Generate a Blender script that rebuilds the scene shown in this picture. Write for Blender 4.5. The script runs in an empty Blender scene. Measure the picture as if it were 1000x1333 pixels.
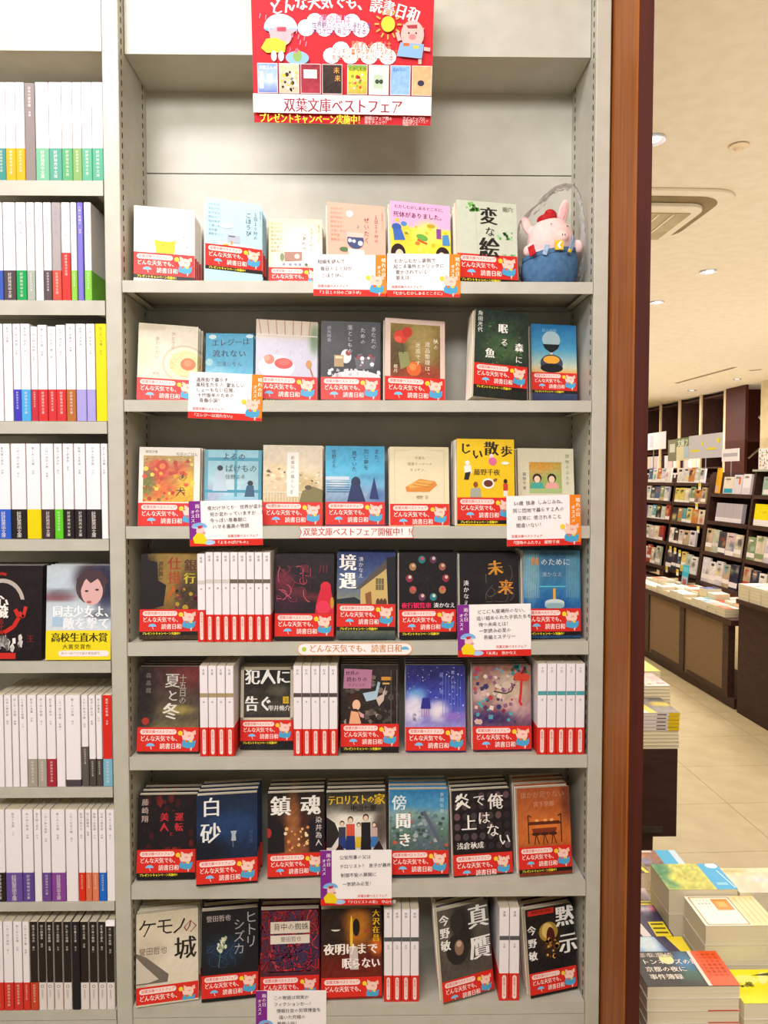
import bpy, bmesh, math, random
from mathutils import Vector, Matrix, Euler
RND = random.Random(7)
S = bpy.context.scene
COL = S.collection
PI = math.pi

# ---------------------------------------------------------------- camera
CAM = Vector((0.0, -1.2, 1.5))
F = 1000.0
YAW = math.atan(15 / 1000)
PITCH = math.atan(44.5 / 1000)
HC = 1.1                                   # ceiling above the eye
FWD = Vector((math.sin(YAW) * math.cos(PITCH), math.cos(YAW) * math.cos(PITCH), -math.sin(PITCH)))
RIGHT = Vector((math.cos(YAW), -math.sin(YAW), 0))
UP = RIGHT.cross(FWD)
cd = bpy.data.cameras.new('camera')
cam = bpy.data.objects.new('camera', cd)
COL.objects.link(cam)
cam.matrix_world = Matrix.Translation(CAM) @ Matrix((RIGHT, UP, -FWD)).transposed().to_4x4()
cd.sensor_fit = 'VERTICAL'
cd.sensor_height = 36.0
cd.lens = 36.0 * F / 1333.0
cd.clip_start = 0.02
cd.clip_end = 60
S.camera = cam

# ---------------------------------------------------------------- light and exposure
vs = S.view_settings
vs.view_transform = 'Standard'
vs.look = 'None'
vs.exposure = 0.0
vs.gamma = 1.0
vs.use_curve_mapping = False
w = bpy.data.worlds.new('world')
S.world = w
w.use_nodes = True
w.node_tree.nodes['Background'].inputs[0].default_value = (1.0, 0.92, 0.84, 1)
w.node_tree.nodes['Background'].inputs[1].default_value = 0.35


def area(name, loc, size, power, col, aim=None, sy=None):
    l = bpy.data.lights.new(name, 'AREA')
    l.shape = 'RECTANGLE'
    l.size = size
    l.size_y = sy or size
    l.energy = power
    l.color = col
    o = bpy.data.objects.new(name, l)
    COL.objects.link(o)
    o.location = loc
    if aim:
        o.rotation_euler = (Vector(aim) - Vector(loc)).to_track_quat('-Z', 'Y').to_euler()
    return o


area('lamp_shelf_front', (-0.50, -0.52, 2.57), 0.30, 12, (1.0, 0.94, 1.0), (-0.25, 0.1, 1.7), 0.35)
area('lamp_front_wide', (-0.25, -1.7, 2.57), 1.2, 64, (1.0, 0.965, 0.955), (-0.1, 0, 1.0), 0.7)
for i, (x, y) in enumerate([(1.9, 2.2), (1.7, 3.8), (1.5, 5.6), (3.0, 4.6), (2.6, 7.2), (0.9, 0.3), (3.3, 8.8), (3.0, 10.6)]):
    area('lamp_aisle', (x, y, 2.57), 0.5, (15, 17, 19, 44, 42, 20, 45, 45)[i], (1.0, 0.93, 0.84))  # the farthest lamps are added to brighten the tall bookcase's books
# upward fill light added to brighten the aisle ceiling, no fixture behind it
o = area('fill_ceiling_up', (2.7, 4.0, 1.95), 4.4, 118, (1.0, 0.965, 0.93), None, 11.0)
o.rotation_euler = (PI, 0, 0)


# ---------------------------------------------------------------- projection helpers (real planes)
def ray(px, py):
    return (FWD * F + RIGHT * (px - 500) - UP * (py - 666.5)).normalized()


def at(px, py, Y):
    d = ray(px, py)
    return CAM + d * ((Y - CAM.y) / d.y)


def atz(px, py, Z):
    d = ray(px, py)
    return CAM + d * ((Z - CAM.z) / d.z)


DEL = 0.033
AR = Vector((math.cos(DEL), math.sin(DEL), 0))
AU = Vector((-math.sin(DEL), math.cos(DEL), 0))


def A(X, z, h):
    """aisle frame: X metres to the side of the eye, z metres down the aisle, h metres BELOW the eye"""
    return Vector((0, -1.2, 1.5)) + AR * X + AU * z + Vector((0, 0, -h))


def aX(px, py, X):
    d = ray(px, py)
    t = X / d.dot(AR)
    p = d * t
    return p.dot(AU), -p.z


def aH(px, py, h):
    d = ray(px, py)
    p = d * (-h / d.z)
    return p.dot(AR), p.dot(AU)


# ---------------------------------------------------------------- materials
def lin(c):
    c = c / 255.0
    return c / 12.92 if c <= 0.04045 else ((c + 0.055) / 1.055) ** 2.4


_hx = {}


def hx(s):
    if isinstance(s, tuple):
        return s
    if s not in _hx:
        t = s.lstrip('#')
        if len(t) == 3:
            t = ''.join(k * 2 for k in t)
        _hx[s] = tuple(int(t[i:i + 2], 16) for i in (0, 2, 4))
    return _hx[s]


def L(s, k=1.0):
    r, g, b = hx(s)
    return (lin(r) * k, lin(g) * k, lin(b) * k, 1.0)


def new_mat(name, rough=0.5, spec=0.4, metal=0.0):
    m = bpy.data.materials.new(name)
    m.use_nodes = True
    b = m.node_tree.nodes['Principled BSDF']
    b.inputs['Roughness'].default_value = rough
    b.inputs['Specular IOR Level'].default_value = spec
    b.inputs['Metallic'].default_value = metal
    return m, m.node_tree, b


def noisy(name, c1, c2, scale=(1, 1, 1), nscale=8, rough=0.5, spec=0.4, bump=0.0, detail=4, metal=0.0, ramp=(0.35, 0.65)):
    m, nt, b = new_mat(name, rough, spec, metal)
    tc = nt.nodes.new('ShaderNodeTexCoord')
    mp = nt.nodes.new('ShaderNodeMapping')
    mp.inputs['Scale'].default_value = scale
    nz = nt.nodes.new('ShaderNodeTexNoise')
    nz.inputs['Scale'].default_value = nscale
    nz.inputs['Detail'].default_value = detail
    cr = nt.nodes.new('ShaderNodeValToRGB')
    cr.color_ramp.elements[0].position, cr.color_ramp.elements[1].position = ramp
    cr.color_ramp.elements[0].color = L(c1)
    cr.color_ramp.elements[1].color = L(c2)
    k = nt.links.new
    k(tc.outputs['Object'], mp.inputs[0])
    k(mp.outputs[0], nz.inputs['Vector'])
    k(nz.outputs[0], cr.inputs[0])
    k(cr.outputs[0], b.inputs['Base Color'])
    if bump:
        bp = nt.nodes.new('ShaderNodeBump')
        bp.inputs['Strength'].default_value = bump
        bp.inputs['Distance'].default_value = 0.002
        k(nz.outputs[0], bp.inputs['Height'])
        k(bp.outputs[0], b.inputs['Normal'])
    return m


def printed(name, rough, spec):
    m, nt, b = new_mat(name, rough, spec)
    a = nt.nodes.new('ShaderNodeVertexColor')
    a.layer_name = 'Col'
    nt.links.new(a.outputs[0], b.inputs['Base Color'])
    return m


M_PRINT = printed('printed_paper', 0.42, 0.35)
M_CARD = printed('printed_card', 0.6, 0.25)
M_STEEL = noisy('cream_painted_steel', '#b9b7a8', '#c0beb0', (1, 1, 1), 30, 0.42, 0.4, 0.02)
M_PAGES = noisy('page_edges', '#ded0b2', '#ece0c6', (1, 400, 1), 3, 0.9, 0.1, 0.05)
M_PAGESF = noisy('page_edges_flat', '#e6dcbc', '#f2ead0', (1, 1, 500), 2, 0.9, 0.1, 0.05)
M_SLOT = noisy('slot_dark', '#3a3229', '#4a4035', (1, 1, 1), 20, 0.8, 0.1)
M_SLOTB = noisy('air_slot_brown', '#7c6a44', '#8a774e', (1, 1, 1), 12, 0.7, 0.2)
M_WOOD = noisy('lit_post_wood', '#8c4a14', '#a8621c', (14, 14, 0.8), 6, 0.5, 0.35, 0.04)  # orange lamplight on the post's side is put into this colour
M_WOODD = noisy('deep_red_wood_and_unlit_post', '#43180f', '#501e14', (14, 14, 0.8), 6, 0.55, 0.3, 0.04)  # darker, less lit post front put into the colour; also tall bookcase wood
M_DARK = noisy('dark_walnut', '#3a241d', '#4b3026', (10, 2, 10), 5, 0.5, 0.35, 0.03)
M_DARKP = noisy('dark_walnut_panel', '#35201b', '#412923', (3, 3, 12), 5, 0.55, 0.3, 0.02)
M_TABP = noisy('worn_brown_laminate', '#80664a', '#92785a', (3, 3, 3), 40, 0.6, 0.3, 0.03)
M_EDGE = noisy('cream_shelf_edge', '#d6bd94', '#e2cba6', (1, 1, 1), 8, 0.5, 0.3)
M_CEIL = noisy('ceiling_plaster', '#dccdb0', '#e2d4b9', (1, 1, 1), 18, 0.9, 0.1, 0.05)
M_GRILL = noisy('grille_plastic', '#a08f62', '#b3a273', (1, 1, 1), 12, 0.6, 0.3)
M_TILE = noisy('beige_floor_tile', '#beac84', '#cab992', (1, 1, 1), 7, 0.45, 0.35, 0.03, 8)
M_GROUT = noisy('tile_joint', '#bba67c', '#c4b085', (1, 1, 1), 20, 0.8, 0.2)
M_WALL = noisy('wall_paint', '#c9b68c', '#d4c298', (1, 1, 1), 10, 0.85, 0.15)
M_CHROME = noisy('chrome', '#d8d8de', '#f4f4f8', (1, 1, 1), 10, 0.18, 0.5, 0, 2, 0.9)
M_PLUSH = noisy('pink_plush', '#f0c8c2', '#f4d0cb', (1, 1, 1), 180, 0.95, 0.1, 0.2)
M_DENIM = noisy('blue_denim', '#44688e', '#54799e', (1, 1, 1), 120, 0.9, 0.15, 0.15)
M_DENIML = noisy('pale_denim', '#8ba6c4', '#9db6d0', (1, 1, 1), 260, 0.9, 0.15, 0.3)
M_RED = noisy('red_felt', '#ad1f26', '#c22d30', (1, 1, 1), 200, 0.9, 0.15, 0.3)
M_YEL = noisy('yellow_felt', '#e3b81c', '#f0cc30', (1, 1, 1), 200, 0.85, 0.2, 0.2)

m = bpy.data.materials.new('clear_film')
m.use_nodes = True
nt = m.node_tree
nt.nodes.clear()
out = nt.nodes.new('ShaderNodeOutputMaterial')
mx = nt.nodes.new('ShaderNodeMixShader')
tr = nt.nodes.new('ShaderNodeBsdfTransparent')
gl = nt.nodes.new('ShaderNodeBsdfGlossy')
gl.inputs['Roughness'].default_value = 0.16
lw = nt.nodes.new('ShaderNodeLayerWeight')
lw.inputs['Blend'].default_value = 0.08
tc = nt.nodes.new('ShaderNodeTexCoord')
nz = nt.nodes.new('ShaderNodeTexNoise')
nz.inputs['Scale'].default_value = 28
nz.inputs['Distortion'].default_value = 1.0
bp = nt.nodes.new('ShaderNodeBump')
bp.inputs['Strength'].default_value = 0.6
bp.inputs['Distance'].default_value = 0.01
k = nt.links.new
k(tc.outputs['Object'], nz.inputs['Vector'])
k(nz.outputs[0], bp.inputs['Height'])
k(bp.outputs[0], gl.inputs['Normal'])
bp2 = nt.nodes.new('ShaderNodeBump')
bp2.inputs['Strength'].default_value = 0.45
bp2.inputs['Distance'].default_value = 0.01
k(nz.outputs[0], bp2.inputs['Height'])
k(bp2.outputs[0], lw.inputs['Normal'])
k(lw.outputs['Fresnel'], mx.inputs[0])
k(tr.outputs[0], mx.inputs[1])
k(gl.outputs[0], mx.inputs[2])
df = nt.nodes.new('ShaderNodeBsdfDiffuse')
df.inputs['Color'].default_value = (1, 1, 1, 1)
mg = nt.nodes.new('ShaderNodeMixShader')
mg.inputs[0].default_value = 0.35
k(gl.outputs[0], mg.inputs[1])
k(df.outputs[0], mg.inputs[2])
k(mg.outputs[0], mx.inputs[2])
k(mx.outputs[0], out.inputs[0])
M_FILM = m
m, nt, b = new_mat('lit_diffuser', 0.4)
b.inputs['Emission Color'].default_value = (1, 0.95, 0.85, 1)
b.inputs['Emission Strength'].default_value = 1.6
nz = nt.nodes.new('ShaderNodeTexNoise')
nt.links.new(nz.outputs[0], b.inputs['Roughness'])
M_LIT = m

# ---------------------------------------------------------------- glyphs
_g = {}
_cu = bpy.data.curves.new('glyph_source', 'FONT')
_cu.resolution_u = 1
_ob = bpy.data.objects.new('glyph_source', _cu)
COL.objects.link(_ob)


def glyph(c, bold):
    k = c
    if k not in _g:
        _cu.body = c
        dg = bpy.context.evaluated_depsgraph_get()
        dg.update()
        e = _ob.evaluated_get(dg)
        me = e.to_mesh()
        vs_ = [(v.co.x, v.co.y) for v in me.vertices]
        fs = [tuple(p.vertices) for p in me.polygons]
        mx = max([v[0] for v in vs_], default=0.4)
        adv = 1.0 if ord(c) > 0x2000 else mx + 0.08
        e.to_mesh_clear()
        _g[k] = (vs_, fs, adv)
    return _g[k]


# ---------------------------------------------------------------- mesh collector
class G:
    def __init__(s):
        s.v = []
        s.f = []
        s.c = []

    def face(s, pts, col):
        n = len(s.v)
        s.v += [tuple(p) for p in pts]
        s.f.append(tuple(range(n, n + len(pts))))
        s.c.append(col)

    def box(s, a, b_, col='#fff', skip=''):
        x0, y0, z0 = a
        x1, y1, z1 = b_
        n = len(s.v)
        s.v += [(x0, y0, z0), (x1, y0, z0), (x1, y1, z0), (x0, y1, z0), (x0, y0, z1), (x1, y0, z1), (x1, y1, z1), (x0, y1, z1)]
        for k, q in (('d', (0, 3, 2, 1)), ('u', (4, 5, 6, 7)), ('f', (0, 1, 5, 4)), ('r', (1, 2, 6, 5)), ('b', (2, 3, 7, 6)), ('l', (3, 0, 4, 7))):
            if k not in skip:
                s.f.append(tuple(n + i for i in q))
                s.c.append(col)

    def prism(s, poly, z0, z1, col='#fff'):
        n = len(s.v)
        k = len(poly)
        s.v += [(x, y, z0) for x, y in poly] + [(x, y, z1) for x, y in poly]
        s.f.append(tuple(n + i for i in reversed(range(k))))
        s.c.append(col)
        s.f.append(tuple(n + k + i for i in range(k)))
        s.c.append(col)
        for i in range(k):
            j = (i + 1) % k
            s.f.append((n + i, n + j, n + k + j, n + k + i))
            s.c.append(col)

    def build(s, name, mat, parent=None, color=True, smooth=False):
        me = bpy.data.meshes.new(name)
        me.from_pydata(s.v, [], s.f)
        if color:
            ca = me.color_attributes.new('Col', 'FLOAT_COLOR', 'CORNER')
            buf = []
            for f, c in zip(s.f, s.c):
                if isinstance(c, list):
                    for q in c:
                        buf += L(q)
                else:
                    q = L(c)
                    buf += q * len(f)
            ca.data.foreach_set('color', buf)
        if smooth:
            me.polygons.foreach_set('use_smooth', [True] * len(me.polygons))
        me.materials.append(mat)
        o = bpy.data.objects.new(name, me)
        COL.objects.link(o)
        if parent:
            o.parent = parent
        return o


class Canvas:
    """flat print on a plane: u to the right, v down from the top-left corner, in units of `k` metres"""

    def __init__(s, g, origin, ux, uv, n, k, W, H, step=0.00004):
        s.g, s.o, s.ux, s.uv, s.n, s.k, s.W, s.H, s.st = g, Vector(origin), Vector(ux), Vector(uv), Vector(n), k, W, H, step
        s.layer = 1
        s.HC = H

    def P(s, u, v):
        return s.o + s.ux * (u * s.k) + s.uv * (v * s.k) + s.n * (s.layer * s.st)

    def clip(s, pts):
        for ax, lim, sg in ((0, 0.0, 1), (0, s.W, -1), (1, 0.0, 1), (1, s.HC, -1)):
            if all((p[ax] - lim) * sg >= 0 for p in pts):
                continue
            out = []
            for i in range(len(pts)):
                a, b_ = pts[i - 1], pts[i]
                da, db = (a[ax] - lim) * sg, (b_[ax] - lim) * sg
                if (da >= 0) != (db >= 0):
                    t = da / (da - db)
                    out.append((a[0] + (b_[0] - a[0]) * t, a[1] + (b_[1] - a[1]) * t))
                if db >= 0:
                    out.append(b_)
            pts = out
            if len(pts) < 3:
                return []
        return pts

    def cface(s, pts, col):
        pts = s.clip(pts)
        if len(pts) >= 3:
            s.g.face([s.P(*p) for p in pts], col)

    def poly(s, pts, col):
        s.cface(pts, col)
        s.layer += 1
        return s

    def rect(s, x0, y0, x1, y1, col):
        return s.poly([(x0, y1), (x1, y1), (x1, y0), (x0, y0)], col)

    def ell(s, cx, cy, rx, ry, col, n=18, a0=0, a1=360, rot=0):
        r = math.radians(rot)
        pts = []
        full = abs(a1 - a0) >= 360
        for i in range(n if full else n + 1):
            a = math.radians(a0 + (a1 - a0) * i / n)
            x, y = rx * math.cos(a), -ry * math.sin(a)
            pts.append((cx + x * math.cos(r) - y * math.sin(r), cy + x * math.sin(r) + y * math.cos(r)))
        return s.poly(pts, col)

    def pill(s, x0, y0, x1, y1, col):
        r = min(y1 - y0, x1 - x0) / 2
        pts = []
        if x1 - x0 >= y1 - y0:
            for i in range(9):
                a = -PI / 2 + PI * i / 8
                pts.append((x1 - r + r * math.cos(a), (y0 + y1) / 2 - r * math.sin(a)))
            for i in range(9):
                a = PI / 2 + PI * i / 8
                pts.append((x0 + r + r * math.cos(a), (y0 + y1) / 2 - r * math.sin(a)))
        else:
            for i in range(9):
                a = PI * i / 8
                pts.append(((x0 + x1) / 2 + r * math.cos(a), y0 + r - r * math.sin(a)))
            for i in range(9):
                a = PI + PI * i / 8
                pts.append(((x0 + x1) / 2 + r * math.cos(a), y1 - r - r * math.sin(a)))
        return s.poly(pts, col)

    def line(s, pts, w, col):
        for (x0, y0), (x1, y1) in zip(pts, pts[1:]):
            d = math.hypot(x1 - x0, y1 - y0) or 1
            nx, ny = -(y1 - y0) / d * w / 2, (x1 - x0) / d * w / 2
            s.cface([(x0 - nx, y0 - ny), (x1 - nx, y1 - ny), (x1 + nx, y1 + ny), (x0 + nx, y0 + ny)], col)
        s.layer += 1
        return s

    def text(s, x, y, t, size, col, d='h', bold=0, pitch=None, rot=0, sx=1.0):
        """x, y: top-left of the first character's box"""
        pitch = pitch or size
        if d == 'h' and pitch < size:
            sx, pitch = sx * pitch / size, size
        u, v = x, y
        cr, sr = math.cos(math.radians(rot)), math.sin(math.radians(rot))
        for c in t:
            if c == ' ' or c == '　':
                if d == 'v':
                    v += pitch * 0.5
                else:
                    u += pitch * 0.5
                continue
            vs_, fs, adv = glyph(c, bold)
            n = len(s.g.v)
            vert_bar = d == 'v' and c in 'ー—…'
            small = d == 'v' and c in '、。'
            for rep in ((0,), (-.018, .018), (-.04, 0, .04))[bold]:
                n = len(s.g.v)
                for gx, gy in vs_:
                    px_, py_ = (gx + rep) * size * sx, (0.88 - gy) * size
                    if vert_bar:
                        px_, py_ = size * sx - (0.88 - gy + 0.05) * size, (gx + rep) * size
                    if small:
                        px_ += size * 0.55
                        py_ -= size * 0.5
                    a, b2 = u + px_ - x, v + py_ - y
                    s.g.v.append(tuple(s.P(x + a * cr - b2 * sr, y + a * sr + b2 * cr)))
                for f in fs:
                    s.g.f.append(tuple(n + i for i in f))
                    s.g.c.append(col)
                s.layer += 0.12
            if d == 'v':
                v += pitch * (1 if adv == 1.0 else 0.9)
            else:
                u += pitch * adv * sx
        s.layer += 1
        return s

    def bg(s, stops, blobs=(), n=0, nx=22, ny=30, box=None, seed=1, hor=False):
        """painted ground: gradient stops (0 top .. 1 bottom) plus soft blobs (u, v, ru, rv, colour, strength) in canvas units"""
        x0, y0, x1, y1 = box or (0, 0, s.W, s.H)
        rr = random.Random(seed)
        st = [(p, hx(c)) for p, c in stops]
        if len(st) == 1:
            st.append((1, st[0][1]))
        bl = [(q[0], q[1], q[2], q[3], hx(q[4]), q[5] if len(q) > 5 else 1) for q in blobs]
        grid = []
        for j in range(ny + 1):
            row = []
            for i in range(nx + 1):
                t = (i / nx) if hor else (j / ny)
                c = st[-1][1]
                for (p0, c0), (p1, c1) in zip(st, st[1:]):
                    if t <= p1:
                        k = max(0, min(1, (t - p0) / max(1e-6, p1 - p0)))
                        c = tuple(a + (b2 - a) * k for a, b2 in zip(c0, c1))
                        break
                u, v = x0 + (x1 - x0) * i / nx, y0 + (y1 - y0) * j / ny
                for (bu, bv, ru, rv, bc, bs) in bl:
                    q = ((u - bu) / ru) ** 2 + ((v - bv) / rv) ** 2
                    if q < 6:
                        k = bs * math.exp(-q * q * 0.7)
                        c = tuple(a + (b2 - a) * k for a, b2 in zip(c, bc))
                if n:
                    e = rr.uniform(-n, n)
                    c = tuple(max(0, min(255, a + e + rr.uniform(-n, n) * .35)) for a in c)
                row.append(c)
            grid.append(row)
        for j in range(ny):
            for i in range(nx):
                u0, u1 = x0 + (x1 - x0) * i / nx, x0 + (x1 - x0) * (i + 1) / nx
                v0, v1 = y0 + (y1 - y0) * j / ny, y0 + (y1 - y0) * (j + 1) / ny
                s.g.face([s.P(u0, v1), s.P(u1, v1), s.P(u1, v0), s.P(u0, v0)], [grid[j + 1][i], grid[j + 1][i + 1], grid[j][i + 1], grid[j][i]])
        s.layer += 1
        return s

    def scat(s, n, box, size, cols, seed=3, asp=1.0):
        rr = random.Random(seed)
        x0, y0, x1, y1 = box
        for _ in range(n):
            x, y = rr.uniform(x0, x1), rr.uniform(y0, y1)
            r = size * rr.uniform(0.5, 1.4)
            a0 = rr.uniform(0, 6.28)
            k = rr.choice((4, 5, 6))
            s.cface([(x + r * math.cos(a0 - 6.2832 * i / k), y + asp * r * math.sin(a0 - 6.2832 * i / k)) for i in range(k)], rr.choice(cols))
        s.layer += 1
        return s

    def curl(s, n, box, length, wd, cols, seed=5):
        rr = random.Random(seed)
        x0, y0, x1, y1 = box
        for _ in range(n):
            x, y, a = rr.uniform(x0, x1), rr.uniform(y0, y1), rr.uniform(0, 6.28)
            c, pts = rr.choice(cols), [(x, y)]
            da = rr.uniform(-.5, .5)
            for _i in range(9):
                x += math.cos(a) * length / 9
                y += math.sin(a) * length / 9
                x = max(x0, min(x1, x))
                y = max(y0, min(y1, y))
                a += da
                pts.append((x, y))
            ly = s.layer
            s.line(pts, wd, c)
            s.layer = ly
        s.layer += 1
        return s


# ---------------------------------------------------------------- object helpers
ORD = ('first second third fourth fifth sixth seventh eighth ninth tenth eleventh twelfth thirteenth fourteenth fifteenth sixteenth '
       'seventeenth eighteenth nineteenth twentieth').split()


def tag(o, label=None, cat=None, group=None, kind=None):
    if label:
        o['label'] = label
    if cat:
        o['category'] = cat
    if group:
        o['group'] = group
    if kind:
        o['kind'] = kind
    return o


def empty(name, loc=(0, 0, 0), rz=0):
    o = bpy.data.objects.new(name, None)
    COL.objects.link(o)
    o.location = loc
    o.rotation_euler = (0, 0, rz)
    o.empty_display_size = 0.02
    return o


def dup(root, parent=None):
    c = root.copy()
    COL.objects.link(c)
    c.parent = parent
    for ch in list(root.children):
        dup(ch, c)
    return c


def bx(name, a, b_, mat, parent=None, col='#fff'):
    g = G()
    g.box(a, b_, col)
    return g.build(name, mat, parent)


def bevel(o, wd, seg=2):
    md = o.modifiers.new('bevel', 'BEVEL')
    md.width = wd
    md.segments = seg
    md.limit_method = 'ANGLE'
    return o


# ================================================================= large structure
# ceiling, floor, walls
g = G()
g.box((-3.5, -4, 2.6), (8.5, 16.5, 2.66))
tag(g.build('ceiling', M_CEIL), kind='structure')
fl = bx('floor', (-3.5, -4, -0.06), (8.5, 16.5, -0.0015), M_GROUT)
tag(fl, kind='structure')
TW, TL = 0.60, 0.45
tm = None
for i in range(0, 5):
    for j in range(0, 20):
        p = A(0.55 + i * TW, 1.6 + j * TL, 1.5)
        if tm is None:
            g = G()
            g.box((0.001, 0.001, -0.0014), (TW - 0.001, TL - 0.001, 0.0))
            t = g.build('tile', M_TILE, fl)
            bevel(t, 0.0004, 1)
            tm = t
        else:
            t = tm.copy()
            COL.objects.link(t)
            t.parent = fl
        t.location = p
        t.rotation_euler.z = DEL
tag(bx('wall_back', (-3.0, 0.165, 0), (0.375, 0.20, 2.6), M_WALL), kind='structure')
g = G()
g.box((0, 0, 0), (0.08, 9.0, 2.6))
o = g.build('wall_right', M_WALL)
o.location = A(5.6, 4.0, 1.5)
o.rotation_euler.z = DEL
tag(o, kind='structure')
g = G()
g.box((-6, 0, 0), (6.0, 0.08, 2.6))
o = g.build('wall_far', M_WALL)
o.location = A(1.0, 14.6, 1.5)
o.rotation_euler.z = DEL
tag(o, kind='structure')

# ---------------------------------------------------------------- the two steel bookcases
XL = at(161.7, 600, 0).x                   # inner faces of the main bay
XR = at(770.3, 600, 0).x
XL0 = at(140.8, 600, 0).x                  # outer face of the dividing upright
XR1 = at(789.2, 600, 0).x
DEP = 0.145
XF = XL0 - 0.86                            # side bay runs out of the picture


def zc(y, x=465):
    return at(x, y, 0).z


LIP = [366, 521, 685, 835.5, 984, 1150.5, 1307]
LIPB = [381.5, 536, 701, 853, 1001, 1168.5, 1322]
SZT = [zc(y) for y in LIP]
SZB = [zc(y) for y in LIPB]
SINK = [0.007, 0.006, 0.006, 0.002, 0.002, 0, 0]
LT = [235, 391, 548.5, 702, 861, 1025, 1174.5, 1316]
LB = [254.5, 410, 564.5, 717, 876, 1038.5, 1186, 1328]
LZT = [zc(y, 70) for y in LT]
LZB = [zc(y, 70) for y in LB]


def upright(x0, x1, parent, slots):
    u = bx('upright', (x0, 0, 0.02), (x1, DEP + 0.01, 2.56), M_STEEL, parent)
    bevel(u, 0.0012, 1)
    for sx_ in slots:
        g_ = G()
        z = 0.5
        while z < 2.5:
            for yy in (0.012, 0.120):
                xx = x1 if sx_ > 0 else x0
                g_.box((xx - 0.0002, yy, z), (xx + 0.0004, yy + 0.0035, z + 0.008)) if sx_ > 0 else g_.box((xx - 0.0004, yy, z), (xx + 0.0002, yy + 0.0035, z + 0.008))
            z += 0.0157
        tag(g_.build('bracket_slots', M_SLOT, u, color=False), kind='stuff')
    return u


def shelf(x0, x1, zt, zb, sink, parent):
    g_ = G()
    e = 0.0012
    g_.box((x0 + e, 0.0018, zt - sink - 0.0012), (x1 - e, DEP - 0.004, zt - sink))
    g_.box((x0 + e, 0.0, zb), (x1 - e, 0.0018, zt))
    g_.box((x0 + e, DEP - 0.006, zb + 0.002), (x1 - e, DEP - 0.004, zt - sink - 0.0012))
    g_.box((x0 + e, DEP - 0.016, zb + 0.002), (x1 - e, DEP - 0.006, zb + 0.0032))
    for xa in (x0 + e, x1 - e - 0.0015):
        g_.box((xa, 0.0018, zb + 0.002), (xa + 0.0015, DEP - 0.006, zt - sink - 0.0012))
    for xa in (x0 + 0.0015, x1 - 0.0135):
        g_.box((xa, 0.0018, zb + 0.002), (xa + 0.012, DEP - 0.016, zb + 0.0032))
    return g_.build('shelf', M_STEEL, parent)


main = tag(empty('bookcase', (0, 0, 0)), 'cream steel display bookcase of seven shelves with face-out paperbacks', 'bookcase')
side = tag(empty('bookcase', (0, 0, 0)), 'cream steel bookcase mostly of spine-out books, left of the dividing post', 'bookcase')
upright(XL0, XL, main, (1,))
upright(XR, XR1, main, (-1,))
upright(XF - 0.022, XF, side, (1,))
for zt, zb, sk in zip(SZT, SZB, SINK):
    shelf(XL, XR, zt, zb, sk, main)
for zt, zb in zip(LZT, LZB):
    shelf(XF, XL0, zt, zb, 0, side)
zs = at(465, 228, DEP).z
bx('back_panel', (XL, DEP - 0.002, 0.02), (XR, DEP + 0.004, zs - 0.001), M_STEEL, main)
bx('back_panel', (XL, DEP - 0.002, zs + 0.001), (XR, DEP + 0.004, 2.56), M_STEEL, main)
zf = at(465, 72.5, 0.028).z
g = G()
g.box((XL + 0.001, 0.028, zf), (XR - 0.001, 0.030, 2.55))
g.box((XL + 0.001, 0.030, zf), (XR - 0.001, DEP - 0.002, zf + 0.002))
g.build('top_fascia', M_STEEL, main)
g = G()
g.box((XL + 0.001, 0.0, 0.05), (XR - 0.001, 0.002, SZB[6] - 0.001))
g.build('base_panel', M_STEEL, main)
bx('back_panel', (XF, DEP - 0.002, 0.02), (XL0, DEP + 0.004, 2.56), M_STEEL, side)
zf2 = at(70, 66, 0.0).z
g = G()
g.box((XF, 0.0, zf2), (XL0 - 0.0005, 0.002, 2.55))
g.box((XF, 0.002, zf2 + 0.0), (XL0 - 0.0005, DEP - 0.002, zf2 + 0.002))
g.build('top_fascia', M_STEEL, side)
bx('base_panel', (XF, 0.0, 0.05), (XL0 - .0005, 0.002, LZB[7] - 0.001), M_STEEL, side)

# wooden end post; its lit side and darker front are set by wood colour
wp = empty('end_post', (0, 0, 0))
tag(wp, 'reddish brown wooden end post closing the steel bookcase beside the aisle', 'post')
xw = XR1 + 0.003
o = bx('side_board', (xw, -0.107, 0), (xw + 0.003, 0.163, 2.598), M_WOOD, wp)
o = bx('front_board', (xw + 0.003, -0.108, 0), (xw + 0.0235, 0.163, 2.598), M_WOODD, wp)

# ================================================================= books
PT = 0.0004


def u_prism(g, w_, t, z0, z1, out, cols, c=0.0009):
    """a paper cover wrapped round front, spine (+x) and back; out = how far outside the book block"""
    x0, x1, y0, y1 = -w_ / 2, w_ / 2 + out, -out, t + out
    e = PT
    p = [(x0, y0), (x1 - c, y0), (x1, y0 + c), (x1, y1 - c), (x1 - c, y1), (x0, y1), (x0, y1 - e), (x1 - c, y1 - e), (x1 - e, y1 - c), (x1 - e, y0 + c), (x1 - c, y0 + e), (x0, y0 + e)]
    n = len(g.v)
    k = len(p)
    g.v += [(x, y, z0) for x, y in p] + [(x, y, z1) for x, y in p]
    fc, sc, bc = cols
    side = [fc, sc, sc, sc, bc, bc, bc, bc, sc, fc, fc, fc]
    for i in range(k):
        j = (i + 1) % k
        g.f.append((n + i, n + j, n + k + j, n + k + i))
        g.c.append(side[i])
        # top and bottom rims as quads between outline and inner line
    for i, j in ((0, 11), (1, 10), (2, 9), (3, 8), (4, 7)):
        a, b_, c2, d = i, i + 1, (j - 1), j
        g.f.append((n + k + a, n + k + b_, n + k + c2, n + k + d))
        g.c.append(sc)
        g.f.append((n + d, n + c2, n + b_, n + a))
        g.c.append(sc)


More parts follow.
